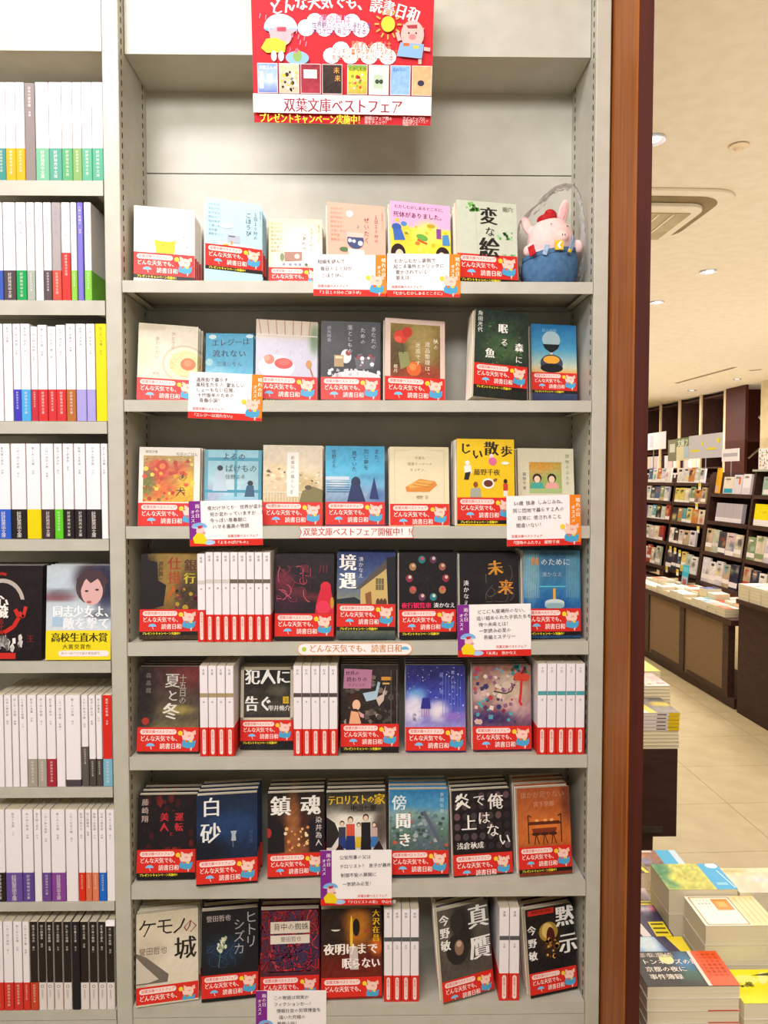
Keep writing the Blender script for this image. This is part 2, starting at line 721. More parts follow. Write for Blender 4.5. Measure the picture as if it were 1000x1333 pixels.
def book(w_, h, t, front='#fff', spine='#fff', back='#f4f1ec', fart=None, sart=None, mat=None, name='paperback', pages=None, band=None, bart=None, clipy=None):
    g_ = G()
    u_prism(g_, w_, t, 0, h, 0, (front, spine, back))
    if fart:
        k = w_ / 100.0
        cv = Canvas(g_, (-w_ / 2, 0, h), (1, 0, 0), (0, 0, -1), (0, -1, 0), k, 100, h / k)
        cv.HC = min(clipy or 1e9, cv.H)
        fart(cv)
    if sart:
        k = 0.001
        sart(Canvas(g_, (w_ / 2, 0, h), (0, 1, 0), (0, 0, -1), (1, 0, 0), k, t / k, h / k))
    o_ = g_.build(name, mat or M_PRINT)
    pb = bx('page_block', (-w_ / 2 + 0.0012, PT, 0.0008), (w_ / 2 - 0.001, t - PT, h - 0.0008), pages or M_PAGES, o_)
    if band:
        z0, z1, bc = band
        g_ = G()
        u_prism(g_, w_ - 0.0002, t, z0, z1, 0.0003, (bc, bc, bc))
        if bart:
            bart(Canvas(g_, (w_ / 2 + 0.0003, 0, z1), (0, 1, 0), (0, 0, -1), (1, 0, 0), 0.001, t / 0.001, (z1 - z0) / 0.001))
        g_.build('paper_band', M_PRINT, o_)
    return o_


def pig(c, x, y, s, rain=False):
    """small printed pig; x, y = middle of the head"""
    def q(pts, col):
        c.poly([(x + a * s, y + b_ * s) for a, b_ in pts], col)
    if rain:
        c.ell(x - 1 * s, y - 5 * s, 11 * s, 7 * s, '#7db4e6', 14, 0, 180)
        c.ell(x - 1 * s, y - 5 * s, 11 * s, 1.8 * s, '#b8d6f0', 12, 180, 360)
        c.ell(x, y, 6 * s, 6 * s, '#f3c9c6')
        q([(-5, 3), (4, 4), (9, 13), (7, 19), (-9, 18), (-11, 10)], '#f0d21c')
        c.ell(x + 5 * s, y + 3 * s, 2.4 * s, 1.8 * s, '#e39a9a')
        q([(-4, -7), (4, -8), (2, -4), (-3, -3)], '#c83030')
        return
    q([(-9, -12), (-3, -9), (-6, -4), (-9, -5)], '#f1c0ae')
    q([(11, -11), (12, -4), (8, -3), (5, -8)], '#f1c0ae')
    c.ell(x, y, 9 * s, 8.5 * s, '#f5cdbc', 20)
    c.ell(x + 1 * s, y - 1.5 * s, 3 * s, 1.8 * s, '#e9a596', 10)
    q([(-12, -3), (-9, 6), (-7, 3), (-10, -4)], '#f5cdbc')
    q([(-11, 9), (-8, 5), (9, 7), (12, 5), (11, 14), (7, 19), (5, 17), (0, 19), (-11, 16)], '#4aa3cf')
    q([(-6, 6), (-2, 5), (-2, 9), (-6, 9)], '#e8622c')
    q([(1, 6), (6, 6), (6, 9), (1, 9)], '#f2cf2b')
    q([(3, 18), (6, 17), (5, 23), (3, 22)], '#f5cdbc')
    c.ell(x - 14 * s, y - 6 * s, 4 * s, 4 * s, '#f2d032', 12)


RB = '#d8291f'
_bandm = {}


def fair_band(parent, w_, t, hb, ztop):
    """the red campaign band; hb = visible height in hundredths of the width"""
    hb = int(max(15, min(45, hb)) // 3 * 3)
    key = (round(t, 4), hb)
    if key not in _bandm:
        W0 = 0.1
        g_ = G()
        u_prism(g_, W0, t, -hb * 0.001, 0, 0.0003, (RB, RB, RB))
        c = Canvas(g_, (-W0 / 2, -0.0003, 0), (1, 0, 0), (0, 0, -1), (0, -1, 0), 0.001, 100, hb)
        if hb > 38:
            c.rect(0, 38.5, 100, hb, '#1b1413')
        c.pill(5, 3, 64, 11.5, '#f7dcd4')
        c.text(8, 4.1, '双葉文庫ベストフェア', 5.4, RB, bold=1)
        if hb > 25:
            c.text(5, 13, 'どんな天気でも、', 9.6, '#fbeee6', bold=1, pitch=8.2)
        if hb > 32:
            c.text(37, 25, '読書日和', 9.8, '#fbeee6', bold=1, pitch=8.8)
            c.ell(22, 30, 7, 5, '#7cc0ea', 12, 0, 180)
            c.line([(22, 30), (24, 35)], 1, '#e8d8d0')
        if hb > 42:
            c.text(5, 39.2, 'プレゼントキャンペーン実施中！', 5.2, '#f4e22c', bold=2, pitch=4.5)
        pig(c, 84, 15, 0.98 if hb > 36 else 0.9)
        _bandm[key] = (g_.build('paper_band', M_PRINT).data, None)
        o_ = bpy.data.objects[bpy.data.meshes[_bandm[key][0].name].name] if False else [q for q in COL.objects if q.data == _bandm[key][0]][0]
        bpy.data.objects.remove(o_)
    o_ = bpy.data.objects.new('paper_band', _bandm[key][0])
    COL.objects.link(o_)
    o_.parent = parent
    k = w_ / 0.1
    o_.scale = (k * 1.001, 1, k)
    o_.location = (0, 0, ztop)
    return o_


# ---------------------------------------------------------------- printed covers
def c_beer(c):
    c.bg([(0, '#fdfaf2'), (1, '#fbf6ea')])
    c.poly([(33, 38), (35, 102), (63, 102), (69, 38)], '#f3efe2')
    c.poly([(34, 56), (38, 103), (63, 103), (69, 56)], '#f2bf0e')
    c.ell(51, 55, 17.5, 4, '#fdf3cc')
    c.scat(24, (38, 60, 64, 100), 1.6, ['#f7cf3a', '#e8ae06'])
    for x in (12, 21, 30):
        c.text(x, 60, '夜は一人', 4, '#b9b2a8', 'v')
    c.text(85, 60, '短編小説集', 4, '#a9a2b8', 'v')
    c.text(80, 46, '乾杯', 6, '#a9a2b8', 'v')


def authors(c, x, y, col, s=5.2, n=8):
    for i, t in enumerate(['赤松利市', '角田光代', '森沢明夫', '原田マハ', '柚月裕子', '三浦しをん', '深沢潮', '瀬尾まいこ'][:n]):
        c.text(x, y + i * 7.6, t, s, col)


def c_gohobi(c):
    c.bg([(0, '#bfe2ee'), (1, '#b2dcea')])
    authors(c, 5, 8, '#7d98a8')
    c.text(70, 17, 'ごほうび', 11, '#4a5a68', 'v', pitch=11)
    c.text(84, 15, '１日１０分の', 8, '#4a5a68', 'v', pitch=8.6)
    c.text(95, 12, '双葉文庫アンソロジー', 3.4, '#6c8496', 'v')
    c.ell(36, 46, 12, 5, '#f4faf8')
    c.rect(38, 62, 60, 76, '#b6bccb')
    c.rect(40, 63.5, 52, 66, '#6c7488')
    c.poly([(24, 76), (82, 78), (90, 92), (32, 96), (26, 90)], '#f3efe9')
    c.ell(36, 82, 5, 3, '#f0bb1a')
    c.rect(44, 73, 47, 80, '#d49a30')
    c.rect(55, 82, 57, 90, '#5a4a48')
    c.ell(16, 94, 6, 5, '#8d8a90', 10, 0, 180)


def c_shiawase(c):
    c.bg([(0, '#f5e3b8'), (1, '#f8eed6')], [(60, 55, 32, 34, '#fff8e8', .8)])
    authors(c, 4, 8, '#a98d4e')
    c.text(62, 24, 'しあわせ', 9, '#7a6a5a', 'v', pitch=10)
    c.text(76, 16, '１日１０分の', 7, '#7a6a5a', 'v', pitch=8)
    c.text(92, 10, '双葉文庫アンソロジー', 3.6, '#a98d4e', 'v')
    c.poly([(29, 66), (62, 65), (62, 82), (30, 84)], '#a97f6e')
    c.ell(53, 74, 5, 5, '#dcc7c0')
    c.ell(25, 76, 4, 8, '#7c9060')
    c.line([(20, 98), (78, 94)], 1.2, '#e8b8a8')
    for x in (28, 40, 50, 58, 70):
        c.ell(x, 90, 3, 2.6, '#8c93b8' if x != 70 else '#5e6a58')


def c_zeitaku(c):
    c.bg([(0, '#f6b9a4'), (1, '#f5b49c')])
    authors(c, 5, 8, '#d98a70')
    c.ell(38, 18, 6, 6, '#fbe9dc')
    c.text(62, 22, 'ぜいたく', 10, '#7a4a52', 'v', pitch=11.5)
    c.text(80, 16, '１日１０分の', 7.6, '#7a4a52', 'v', pitch=8.4)
    c.text(93, 12, '双葉文庫アンソロジー', 3.4, '#c47a66', 'v')
    c.pill(33, 50, 62, 78, '#44507c')
    c.rect(33, 50, 62, 58, '#f0c8bc')
    c.ell(38, 64, 3.4, 3.4, '#dfe4ee')
    c.ell(45, 65, 3, 3, '#dfe4ee')
    c.ell(56, 68, 4.4, 4.4, '#dfe4ee')
    c.ell(28, 80, 8, 4, '#5a7a50')
    c.text(50, 34, '♪', 9, '#6a6f98')
    c.poly([(34, 78), (62, 79), (64, 90), (36, 90)], '#f3e6dc')


def c_mukashi(c):
    c.bg([(0, '#eeb4dc'), (.28, '#edb2da'), (.3, '#efe048'), (1, '#efd93a')], [(20, 55, 14, 16, '#e8d040'), (60, 50, 20, 18, '#f6ea70')])
    c.text(7, 5, 'むかしむかしあるところに、', 6.6, '#5a2a4a', bold=1)
    c.text(5, 16, '死体がありました。', 10, '#5a2a4a', bold=1, pitch=9.6)
    c.scat(30, (5, 30, 95, 95), 3, ['#e2c51c', '#f4e970', '#dcd84a'])
    c.ell(10, 42, 8, 6, '#3b62b0')
    c.poly([(4, 46), (18, 45), (24, 62), (6, 64)], '#3f6cc0')
    c.ell(22, 36, 5, 4, '#4e8ad0')
    c.ell(52, 56, 10, 5, '#6ab04a', rot=15)
    c.line([(44, 60), (60, 66)], 3, '#d8542e')
    c.ell(44, 66, 4, 3, '#e2803a')
    c.rect(76, 40, 84, 56, '#8a48a0')
    c.poly([(86, 50), (96, 48), (99, 66), (86, 66)], '#4a90c8')
    c.ell(68, 36, 6, 3, '#c8a82a')
    for x in (12, 86):
        c.ell(x, 84, 12, 15, '#2a1c20')
        c.ell(x + (2 if x < 50 else -2), 88, 7, 10, '#f2d2b4')
        c.line([(x - 2, 86), (x + 1, 86)], 1, '#2a1c20')
        c.ell(x + 1, 93, 2, 1, '#c84040')


def c_henna(c):
    c.bg([(0, '#c8d0bc'), (1, '#d0d4c2')], [(50, 70, 50, 50, '#ccd2c0', .5)], n=3)
    c.scat(16, (16, 4, 36, 16), 3.2, ['#6ab84a', '#5aa83e', '#8cc470'], 4)
    c.scat(16, (66, 48, 92, 60), 2.6, ['#5aae50', '#7cc07a', '#a4cc9c'], 6)
    c.scat(12, (76, 84, 96, 92), 2.2, ['#6aae58', '#9cc690'], 9)
    c.line([(30, 0), (34, 100)], 0.4, '#a4b098')
    c.line([(60, 4), (60, 100)], 0.4, '#a4b098')
    c.text(38, 8, '変', 30, '#221e1a', bold=2)
    c.text(46, 40, 'な', 17, '#221e1a', bold=1)
    c.text(36, 57, '絵', 34, '#221e1a', bold=2)
    c.text(76, 6, '雨穴', 9, '#5a6450', bold=1)


def c_ramen(c):
    c.bg([(0, '#d8cfb8'), (.1, '#e6dcc6'), (1, '#ded2bc')], [(10, 50, 18, 26, '#cfd6a8', .7), (15, 5, 30, 8, '#c4b898', .8)], n=5)
    c.ell(78, 68, 38, 34, '#cfc2a6')
    c.ell(78, 68, 34, 30, '#efe4c4')
    c.ell(80, 68, 28, 24, '#e9d59a')
    c.curl(40, (55, 50, 98, 90), 18, .8, ['#f6eac0', '#e0c47a', '#cdb06a'])
    c.ell(84, 68, 13, 11, '#dd7448')
    c.ell(84, 66, 7, 6, '#e88d5c')
    c.text(28, 22, 'あたたかい', 8, '#a89a84', 'v')
    c.text(54, 12, 'ひとさら', 8, '#a89a84', 'v')
    c.text(25, 84, '友井', 6, '#b8a890')


def c_elegy(c):
    c.bg([(0, '#3fa4cc'), (.5, '#58b4d6'), (1, '#7cc4dc')], [(20, 90, 30, 20, '#9cd4e2', .6)], n=7)
    c.ell(14, 8, 8, 5, '#cfe8ea')
    c.ell(92, 6, 8, 4, '#cfe8ea')
    c.text(12, 13, 'エレジーは', 17, '#2b3f52', bold=1, pitch=16, rot=-3)
    c.text(14, 36, '流れない', 17, '#2b3f52', bold=1, pitch=18)
    c.text(22, 62, '三浦しをん', 11, '#3c5468', bold=0)
    c.ell(8, 64, 8, 8, '#a8d8e4')


def c_dessert(c):
    c.bg([(0, '#c8b8a0'), (.2, '#cfc4b8'), (.24, '#c5c3d0'), (1, '#bfbfd2')], [(95, 30, 8, 24, '#5c7a50', .8)], n=3)
    for i in range(7):
        c.line([(4 + i * 14, 0), (8 + i * 13, 24)], 1.6, '#b0765a')
    c.rect(0, 24, 100, 26, '#dcd4cc')
    c.ell(34, 78, 30, 20, '#d8d6e0')
    c.ell(22, 66, 8, 8, '#e07a62')
    c.ell(18, 64, 5, 5, '#ec9a80')
    c.ell(45, 72, 15, 9, '#cc4a44')
    c.ell(46, 70, 10, 5, '#da6258')
    c.ell(86, 72, 5, 7, '#c08a50')
    c.line([(88, 78), (94, 96)], 2.4, '#a87040')
    for x, t in ((30, '今日'), (52, 'のお菓'), (70, '子たち')):
        c.text(x, 34, t, 8, '#e6e4ec', 'v', pitch=11)


def c_cake(c):
    c.bg([(0, '#26282c'), (.6, '#202226'), (1, '#2e3034')], [(20, 40, 24, 24, '#34383a', .7), (90, 50, 16, 30, '#3a3e42', .6)], n=6)
    c.ell(60, 102, 46, 18, '#d8d4d4', 26)
    c.scat(46, (14, 82, 100, 94), 2.6, ['#e8e4e2', '#c8c4c8', '#a4a0a6'], 12)
    c.ell(42, 60, 9, 12, '#e0dcd8')
    c.rect(22, 58, 38, 78, '#a88c60')
    c.rect(24, 60, 36, 64, '#d8c8a4')
    c.ell(46, 54, 5, 5, '#8a2a2a')
    c.poly([(56, 62), (92, 60), (88, 80), (60, 82)], '#54545c')
    c.scat(14, (60, 56, 92, 76), 3, ['#eceaea', '#8a2f30', '#5a5a60'], 8)
    for x, y, t in ((84, 8, 'あなたの'), (66, 10, 'ための'), (44, 6, '落としもの')):
        c.text(x, y, t, 9, '#c8c8cc', 'v', pitch=10)
    c.text(10, 8, '綿矢晴香', 7, '#a8a8ae', 'v')
    for i in range(5):
        c.line([(86 + i, 10 + i * 3), (94, 44)], .5, '#6a6e74')


def c_rose(c):
    c.bg([(0, '#dcc2b4'), (1, '#e0c8ba')], n=3)
    c.bg([(0, '#8a7438'), (.5, '#6e5a2c'), (1, '#8a4a2c')], [(60, 40, 26, 36, '#b09a5c', .8), (20, 60, 16, 30, '#4a3c24', .7), (60, 90, 40, 14, '#9a3a26', .8)], n=9, box=(9, 8, 92, 100))
    c.ell(26, 30, 12, 11, '#d8402c')
    c.ell(37, 22, 8, 9, '#c83424')
    c.ell(22, 34, 6, 5, '#e8604a')
    c.ell(48, 82, 12, 12, '#d8642a')
    c.ell(46, 79, 6, 6, '#e8894a')
    c.poly([(22, 56), (38, 54), (42, 76), (26, 84)], '#8a8c56')
    c.line([(28, 40), (30, 58)], 1.6, '#3a4a24')
    for x, y, t in ((80, 30, '秋の'), (66, 36, '遺品整理は、'), (50, 38, '迷惑です')):
        c.text(x, y, t, 9, '#efe2cc', 'v', pitch=10)
    c.text(14, 76, '椰月', 7, '#e8dcc4', 'v')


def c_mori(c):
    c.bg([(0, '#20302a'), (.5, '#26382a'), (1, '#1a201c')], [(52, 66, 32, 24, '#44623c', .8), (60, 30, 24, 16, '#2c4430', .7)], n=9)
    c.scat(60, (18, 20, 90, 96), 3, ['#2e4a2c', '#3c5a38', '#1c2c22', '#4c6c40'], 31, .6)
    c.text(5, 3, '角田光代', 9, '#dcdcd4', 'v', bold=1, pitch=9.8)
    c.text(43, 22, '眠', 18, '#eceae2', bold=2)
    c.text(48, 48, 'る', 15, '#e6e4dc', bold=1)
    c.text(20, 68, '魚', 18, '#eceae2', bold=2)
    c.text(75, 54, '森', 16, '#eceae2', bold=2)
    c.text(76, 77, 'に', 14, '#e6e4dc', bold=1)


def c_sunset(c):
    c.bg([(0, '#1f6fa8'), (.3, '#4a9cc4'), (.52, '#c4ccb4'), (.62, '#e8a048'), (.66, '#4a5a78'), (1, '#232c4c')], n=5)
    c.ell(44, 34, 20, 19, '#a9c6cc')
    c.poly([(25, 44), (63, 44), (58, 54), (46, 62), (42, 62), (30, 54)], '#121a22')
    c.poly([(42, 62), (46, 62), (48, 70), (40, 70)], '#d8d0a8')
    c.ell(44, 86, 25, 20, '#3a4256')
    c.ell(44, 78, 18, 9, '#e8a838')
    c.ell(44, 96, 25, 10, '#10141c')
    c.text(24, 10, '砂の時間', 8, '#8cc0d8')


def c_flowers(c):
    c.bg([(0, '#ece6dc'), (1, '#ece4d6')], n=2)
    c.bg([(0, '#b8a060'), (.5, '#b87a3c'), (1, '#d8a83c')], [(30, 40, 20, 18, '#c8402a', .9), (66, 36, 14, 12, '#c84a30', .8), (40, 74, 26, 16, '#d86434', .8), (80, 64, 16, 24, '#e2bc30', .9), (14, 60, 12, 22, '#5a7038', .8), (70, 90, 24, 14, '#e0a828', .8)], n=14, box=(7, 14, 90, 92))
    c.scat(60, (9, 16, 88, 90), 3.4, ['#d85030', '#e8a030', '#7a8a3c', '#e8cc50', '#b43a24', '#8a6430'], 14)
    c.ell(38, 32, 10, 10, '#c03a26')
    c.ell(38, 32, 5, 5, '#e07a40')
    c.text(60, 8, '今日のごはん', 7, '#4a3a28', 'h', pitch=6)
    c.text(64, 42, 'の', 16, '#3a3020')
    c.text(60, 66, '犬', 17, '#3a3020')
    c.text(10, 5, '原田ひ香', 5, '#8a7a68')


def c_yoru(c):
    c.bg([(0, '#8cc6d6'), (.4, '#a8d0da'), (.8, '#8cc2d8'), (1, '#a8b8cc')], [(40, 60, 22, 20, '#cfe0e4', .8), (10, 80, 18, 20, '#a8a0b8', .6)], n=6)
    c.rect(0, 14, 100, 20, '#3f9cb8')
    c.rect(52, 0, 57, 84, '#4aa2bc')
    c.rect(0, 0, 6, 90, '#5fa4b8')
    c.rect(94, 0, 100, 90, '#4a9cb4')
    c.rect(0, 72, 100, 77, '#3c94b0')
    c.ell(27, 33, 5, 5, '#1c2430')
    c.poly([(20, 38), (34, 38), (40, 74), (14, 74)], '#b8cedc')
    c.ell(80, 60, 5, 5, '#16202c')
    c.poly([(74, 64), (86, 64), (88, 84), (70, 84)], '#2c5a78')
    c.text(30, 5, 'よるの', 14, '#37505c', bold=1)
    c.text(36, 26, 'ばけもの', 15, '#42606e', bold=1, pitch=14)
    c.text(36, 44, '住野よる', 9, '#4a6472')


def c_kimi(c):
    c.bg([(0, '#d8ccb8'), (.4, '#dccbae'), (.72, '#c8b284'), (1, '#8c8254')], [(24, 46, 18, 14, '#e2c894', .8), (70, 62, 24, 12, '#b8a468', .7)], n=8)
    c.scat(40, (4, 40, 96, 74), 4, ['#dcc8a0', '#c8b084', '#e8dcc0'], 22, .6)
    for i in range(12):
        c.line([(3 + i * 5, 80), (3 + i * 5, 98)], .8, '#e6dcc4')
    c.line([(0, 80), (66, 80)], 1.2, '#ece2cc')
    c.poly([(66, 78), (84, 70), (100, 76), (100, 100), (60, 100)], '#7c7448')
    c.ell(76, 72, 6, 4, '#5a4e38')
    c.rect(40, 12, 60, 88, '#efe9e0')
    c.text(46, 18, '若葉荘の暮らし', 7, '#6a6058', 'v', pitch=8)
    c.text(46, 76, '畑野', 4, '#8a8078', 'v')


def c_yume(c):
    c.bg([(0, '#2f9ac8'), (.35, '#58b6d8'), (.55, '#7aa4c4'), (.6, '#8ea8c0'), (1, '#28447e')], [(20, 64, 20, 6, '#e4e8ec', .8), (80, 52, 24, 6, '#4a8ab4', .7), (90, 84, 16, 10, '#3a60a0', .7)], n=7)
    for i in range(6):
        c.line([(2, 58 + i * 4), (40, 58 + i * 4)], 1.1, '#1c3468')
    c.rect(0, 52, 40, 58, '#c8d4e0')
    c.ell(51, 62, 8, 10, '#18264c')
    c.poly([(43, 66), (58, 66), (68, 96), (36, 96)], '#1c2a5c')
    c.poly([(78, 70), (82, 52), (86, 70), (90, 90), (74, 90)], '#22306a')
    c.text(82, 5, 'また、', 9, '#1c3a5c', 'v')
    c.text(64, 5, '同じ夢を', 9, '#1c3a5c', 'v')
    c.text(44, 8, '見ていた', 9, '#1c3a5c', 'v')
    c.text(10, 6, '住野よる', 8, '#2a4a6c', 'v')


def c_pie(c):
    c.bg([(0, '#e2d5b0'), (1, '#e6dab6')], n=2)
    c.line([(8, 6), (92, 6), (92, 98), (8, 98), (8, 6)], .8, '#cdbd90')
    c.ell(50, 15, 40, 10, '#e6dbb9', 20, 0, 180)
    c.text(42, 16, '今夜も', 6, '#8a7a54')
    c.text(30, 26, '喫茶ドードーの', 6, '#8a7a54')
    c.text(34, 36, 'キッチン。', 6, '#8a7a54')
    c.poly([(26, 68), (50, 54), (76, 58), (80, 64), (66, 76), (28, 76)], '#d88a34')
    c.poly([(30, 66), (50, 56), (74, 59), (64, 66), (34, 70)], '#e8a850')
    c.line([(38, 64), (66, 68)], 1, '#b86a20')
    c.line([(44, 60), (72, 64)], 1, '#b86a20')
    c.text(44, 82, '標野 凪', 6, '#8a7a54')


def c_jii(c):
    c.bg([(0, '#ecc418'), (1, '#e9bf16')], n=3)
    c.text(5, 6, 'じ', 21, '#2a2018', bold=2)
    c.text(26, 16, 'い', 20, '#2a2018', bold=2)
    c.text(47, 3, '散', 26, '#2a2018', bold=2)
    c.text(76, 10, '歩', 21, '#2a2018', bold=2)
    c.text(29, 51, '藤野千夜', 11.5, '#3a2c1c', bold=1)
    c.ell(18, 41, 4, 4, '#f4ece0')
    c.poly([(12, 46), (24, 45), (26, 58), (14, 66)], '#f2ede2')
    c.poly([(14, 58), (24, 56), (20, 70), (12, 70)], '#20201e')
    c.ell(60, 30, 4, 5, '#f4d8c8')
    c.ell(62, 38, 7, 7, '#d86a98')
    c.ell(54, 76, 11, 9, '#f2ede0')
    c.ell(54, 76, 8, 6, '#6a3020')
    c.ell(32, 78, 4, 5, '#8a4a24')
    c.poly([(24, 84), (40, 84), (42, 102), (22, 102)], '#a4a898')
    c.ell(84, 72, 3.4, 4, '#3a2418')
    c.rect(80, 76, 88, 88, '#c8402c')
    c.rect(80, 88, 88, 98, '#e8e2d4')
    c.ell(84, 41, 7, 2.6, '#f6f0e0')
    c.ell(66, 70, 4, 2.4, '#8a5a30', rot=-30)


def c_danchi(c):
    c.bg([(0, '#dad5b8'), (1, '#d8d2b4')], n=2)
    c.bg([(0, '#b4a048'), (.3, '#c8a860'), (1, '#7c9c58')], [(40, 30, 26, 10, '#d8983c', .8), (70, 60, 30, 20, '#9cb868', .7)], n=10, box=(20, 24, 78, 78))
    for x in (34, 60):
        c.ell(x, 52, 8, 8, '#2a1c18')
        c.ell(x, 54, 5.4, 6, '#f0cdb0')
    c.poly([(24, 60), (44, 60), (46, 72), (22, 72)], '#48a89c')
    c.poly([(50, 60), (70, 60), (74, 72), (48, 72)], '#e8a49c')
    c.poly([(20, 70), (78, 70), (78, 78), (20, 78)], '#a8c080')
    c.text(85, 10, '団地のふたり', 7, '#6a6a58', 'v', pitch=9.5)
    c.text(8, 42, '藤野千夜', 6.5, '#6a6a58', 'v', pitch=8)


def c_ginko(c):
    c.bg([(0, '#a0813c'), (.5, '#8a6a30'), (1, '#3c2c1e')], [(10, 60, 20, 60, '#241a18', 1), (88, 70, 24, 40, '#3a2c20', .9)], n=8)
    c.poly([(4, 0), (12, 0), (12, 10), (28, 14), (30, 46), (44, 54), (40, 90), (0, 100), (0, 0)], '#1c1514')
    c.text(30, 12, '渡井真一', 9, '#2c1c14', 'v', bold=1, pitch=9)
    c.text(46, 4, '仕', 24, '#a83a1e', bold=1)
    c.text(46, 29, '掛', 24, '#a8401e', bold=1)
    c.text(44, 54, '人', 26, '#b85a20', bold=1)
    c.text(74, 8, '銀', 22, '#5c3c24', bold=2)
    c.text(74, 32, '行', 20, '#c8b428', bold=2)
    c.scat(22, (60, 60, 98, 98), 4, ['#3c2c20', '#4c4028', '#78283c', '#a8902c'], 7)


def c_kamo(c):
    c.bg([(0, '#22141c'), (.5, '#1c1014'), (1, '#241018')], [(14, 44, 16, 14, '#8c2440', .7), (30, 64, 20, 8, '#a83a44', .6), (60, 72, 26, 6, '#8a2c30', .6), (20, 80, 30, 20, '#3c1830', .7)], n=7)
    c.curl(30, (3, 20, 60, 80), 26, 1.2, ['#7c2236', '#a4344a', '#501828', '#c05868'], 9)
    c.text(42, 16, '鴨', 16, '#6c1c2c', bold=1)
    c.text(74, 16, '川', 16, '#6c1c2c', bold=1)
    c.text(50, 36, '花房観音', 5, '#5a2a34')
    c.ell(86, 56, 9, 10, '#d02438')
    c.poly([(78, 56), (94, 54), (100, 88), (100, 102), (68, 102), (70, 84)], '#cc2036')
    c.ell(82, 90, 12, 12, '#dc3450')
    c.ell(97, 82, 3, 10, '#c09028')


def c_kyogu(c):
    c.bg([(0, '#24336a'), (.3, '#4a5c86'), (.6, '#8a8a70'), (.75, '#b0a878'), (1, '#2c3a3c')], [(20, 50, 20, 12, '#5a6a84', .6)], n=8)
    c.poly([(0, 80), (30, 76), (44, 84), (44, 102), (0, 102)], '#232c30')
    c.poly([(40, 58), (84, 24), (88, 100), (40, 94)], '#c8ac6a')
    c.poly([(30, 64), (84, 12), (96, 18), (40, 62)], '#5a5048')
    c.poly([(84, 8), (100, 6), (100, 102), (88, 102)], '#1a1c22')
    c.rect(66, 44, 80, 64, '#6a6048')
    for i in (1, 2):
        c.line([(66 + 4.7 * i, 44), (66 + 4.7 * i, 64)], .8, '#b8a06a')
    c.line([(66, 54), (80, 54)], .8, '#b8a06a')
    c.poly([(48, 70), (58, 66), (60, 92), (50, 92)], '#8a5a30')
    for x in (70, 76, 82):
        c.ell(x, 86, 3.4, 8, '#5c3a2c')
    c.text(3, 2, '境', 30, '#f4f2ec', bold=2)
    c.text(3, 33, '遇', 30, '#f4f2ec', bold=2)
    c.text(36, 7, '湊かなえ', 8.6, '#dcdce0', 'v', pitch=9.4)


def c_yako(c):
    c.bg([(0, '#171214'), (1, '#120e10')], n=4)
    for i in range(10):
        a = i * 0.628
        x, y = 50 + 32 * math.cos(a), 44 + 34 * math.sin(a)
        c.ell(x, y, 6.4, 7, ('#8c2c40', '#a87a4c', '#2c7c84', '#6a3454', '#9c5a4a')[i % 5], 9)
        c.ell(x + 1, y - 2, 3, 3, ('#d8b8a0', '#e0405c', '#c8d0c0')[i % 3], 8)
    for i in range(10):
        a = i * 0.628 + .3
        c.line([(50, 44), (50 + 24 * math.cos(a), 44 + 26 * math.sin(a))], .5, '#3c2c30')
    c.text(4, 85.5, '夜行観覧車', 11, '#e0285c', bold=2, pitch=10.4)
    c.text(60, 86, '湊かなえ', 9.5, '#e8e4e4', bold=1)


def c_mirai(c):
    c.bg([(0, '#1a1618'), (1, '#161214')], [(70, 50, 30, 40, '#241e20', .8)], n=4)
    c.text(46, 12, '未', 26, '#d89430', bold=2, rot=-6)
    c.text(66, 42, '来', 26, '#d88a28', bold=2, rot=4)
    c.curl(16, (44, 20, 92, 80), 30, .7, ['#5a5048', '#443a34', '#706458'], 3)
    c.text(6, 44, '湊かなえ', 9.5, '#dcd8d4', 'v', bold=1, pitch=11)


def c_n(c):
    c.bg([(0, '#3c6c8c'), (.4, '#3a7ca8'), (.6, '#1c5c9c'), (.9, '#1a3c78'), (1, '#204468')], [(14, 40, 14, 46, '#78a8b4', .8), (88, 40, 12, 46, '#5c94a8', .7)], n=9)
    for i in range(9):
        c.line([(2 + i * 3, 4), (3 + i * 3, 80)], .6, '#a4c8cc')
        c.line([(76 + i * 2.6, 8), (75 + i * 2.6, 80)], .6, '#7ab0bc')
    c.rect(28, 60, 74, 62, '#5cc4d8')
    c.ell(54, 88, 17, 6, '#c8d8d4')
    c.rect(37, 88, 71, 94, '#a8c4c8')
    c.ell(54, 94, 17, 5, '#8cb0b8')
    c.rect(51.5, 64, 56, 82, '#e2a838')
    c.text(12, 10, 'Ｎ', 17, '#d8883c', bold=2)
    c.text(30, 13, 'のために', 13, '#c8d8dc', bold=1, pitch=13)
    c.text(32, 36, '湊かなえ', 9, '#a8c4d0', bold=0)


def c_natsu(c):
    c.bg([(0, '#4a2c2c'), (.3, '#4c3a34'), (.6, '#5a5040'), (.75, '#7c7448'), (1, '#2a2420')], [(85, 14, 30, 20, '#7c3230', .8), (8, 50, 20, 60, '#241c1c', .9), (66, 70, 26, 7, '#a8984c', .8)], n=9)
    c.text(43, 10, '夏', 25, '#d4d0c4', bold=1)
    c.text(46, 37, 'と', 20, '#ccc8bc', bold=1)
    c.text(40, 58, '冬', 28, '#dcd8cc', bold=2)
    c.text(66, 12, '十五日の', 13, '#b8b4a4', 'v', bold=0, pitch=12)
    c.text(12, 10, '森晶麿', 9, '#8a7c74', 'v', pitch=12)
    c.ell(13, 88, 6, 6, '#a83428')


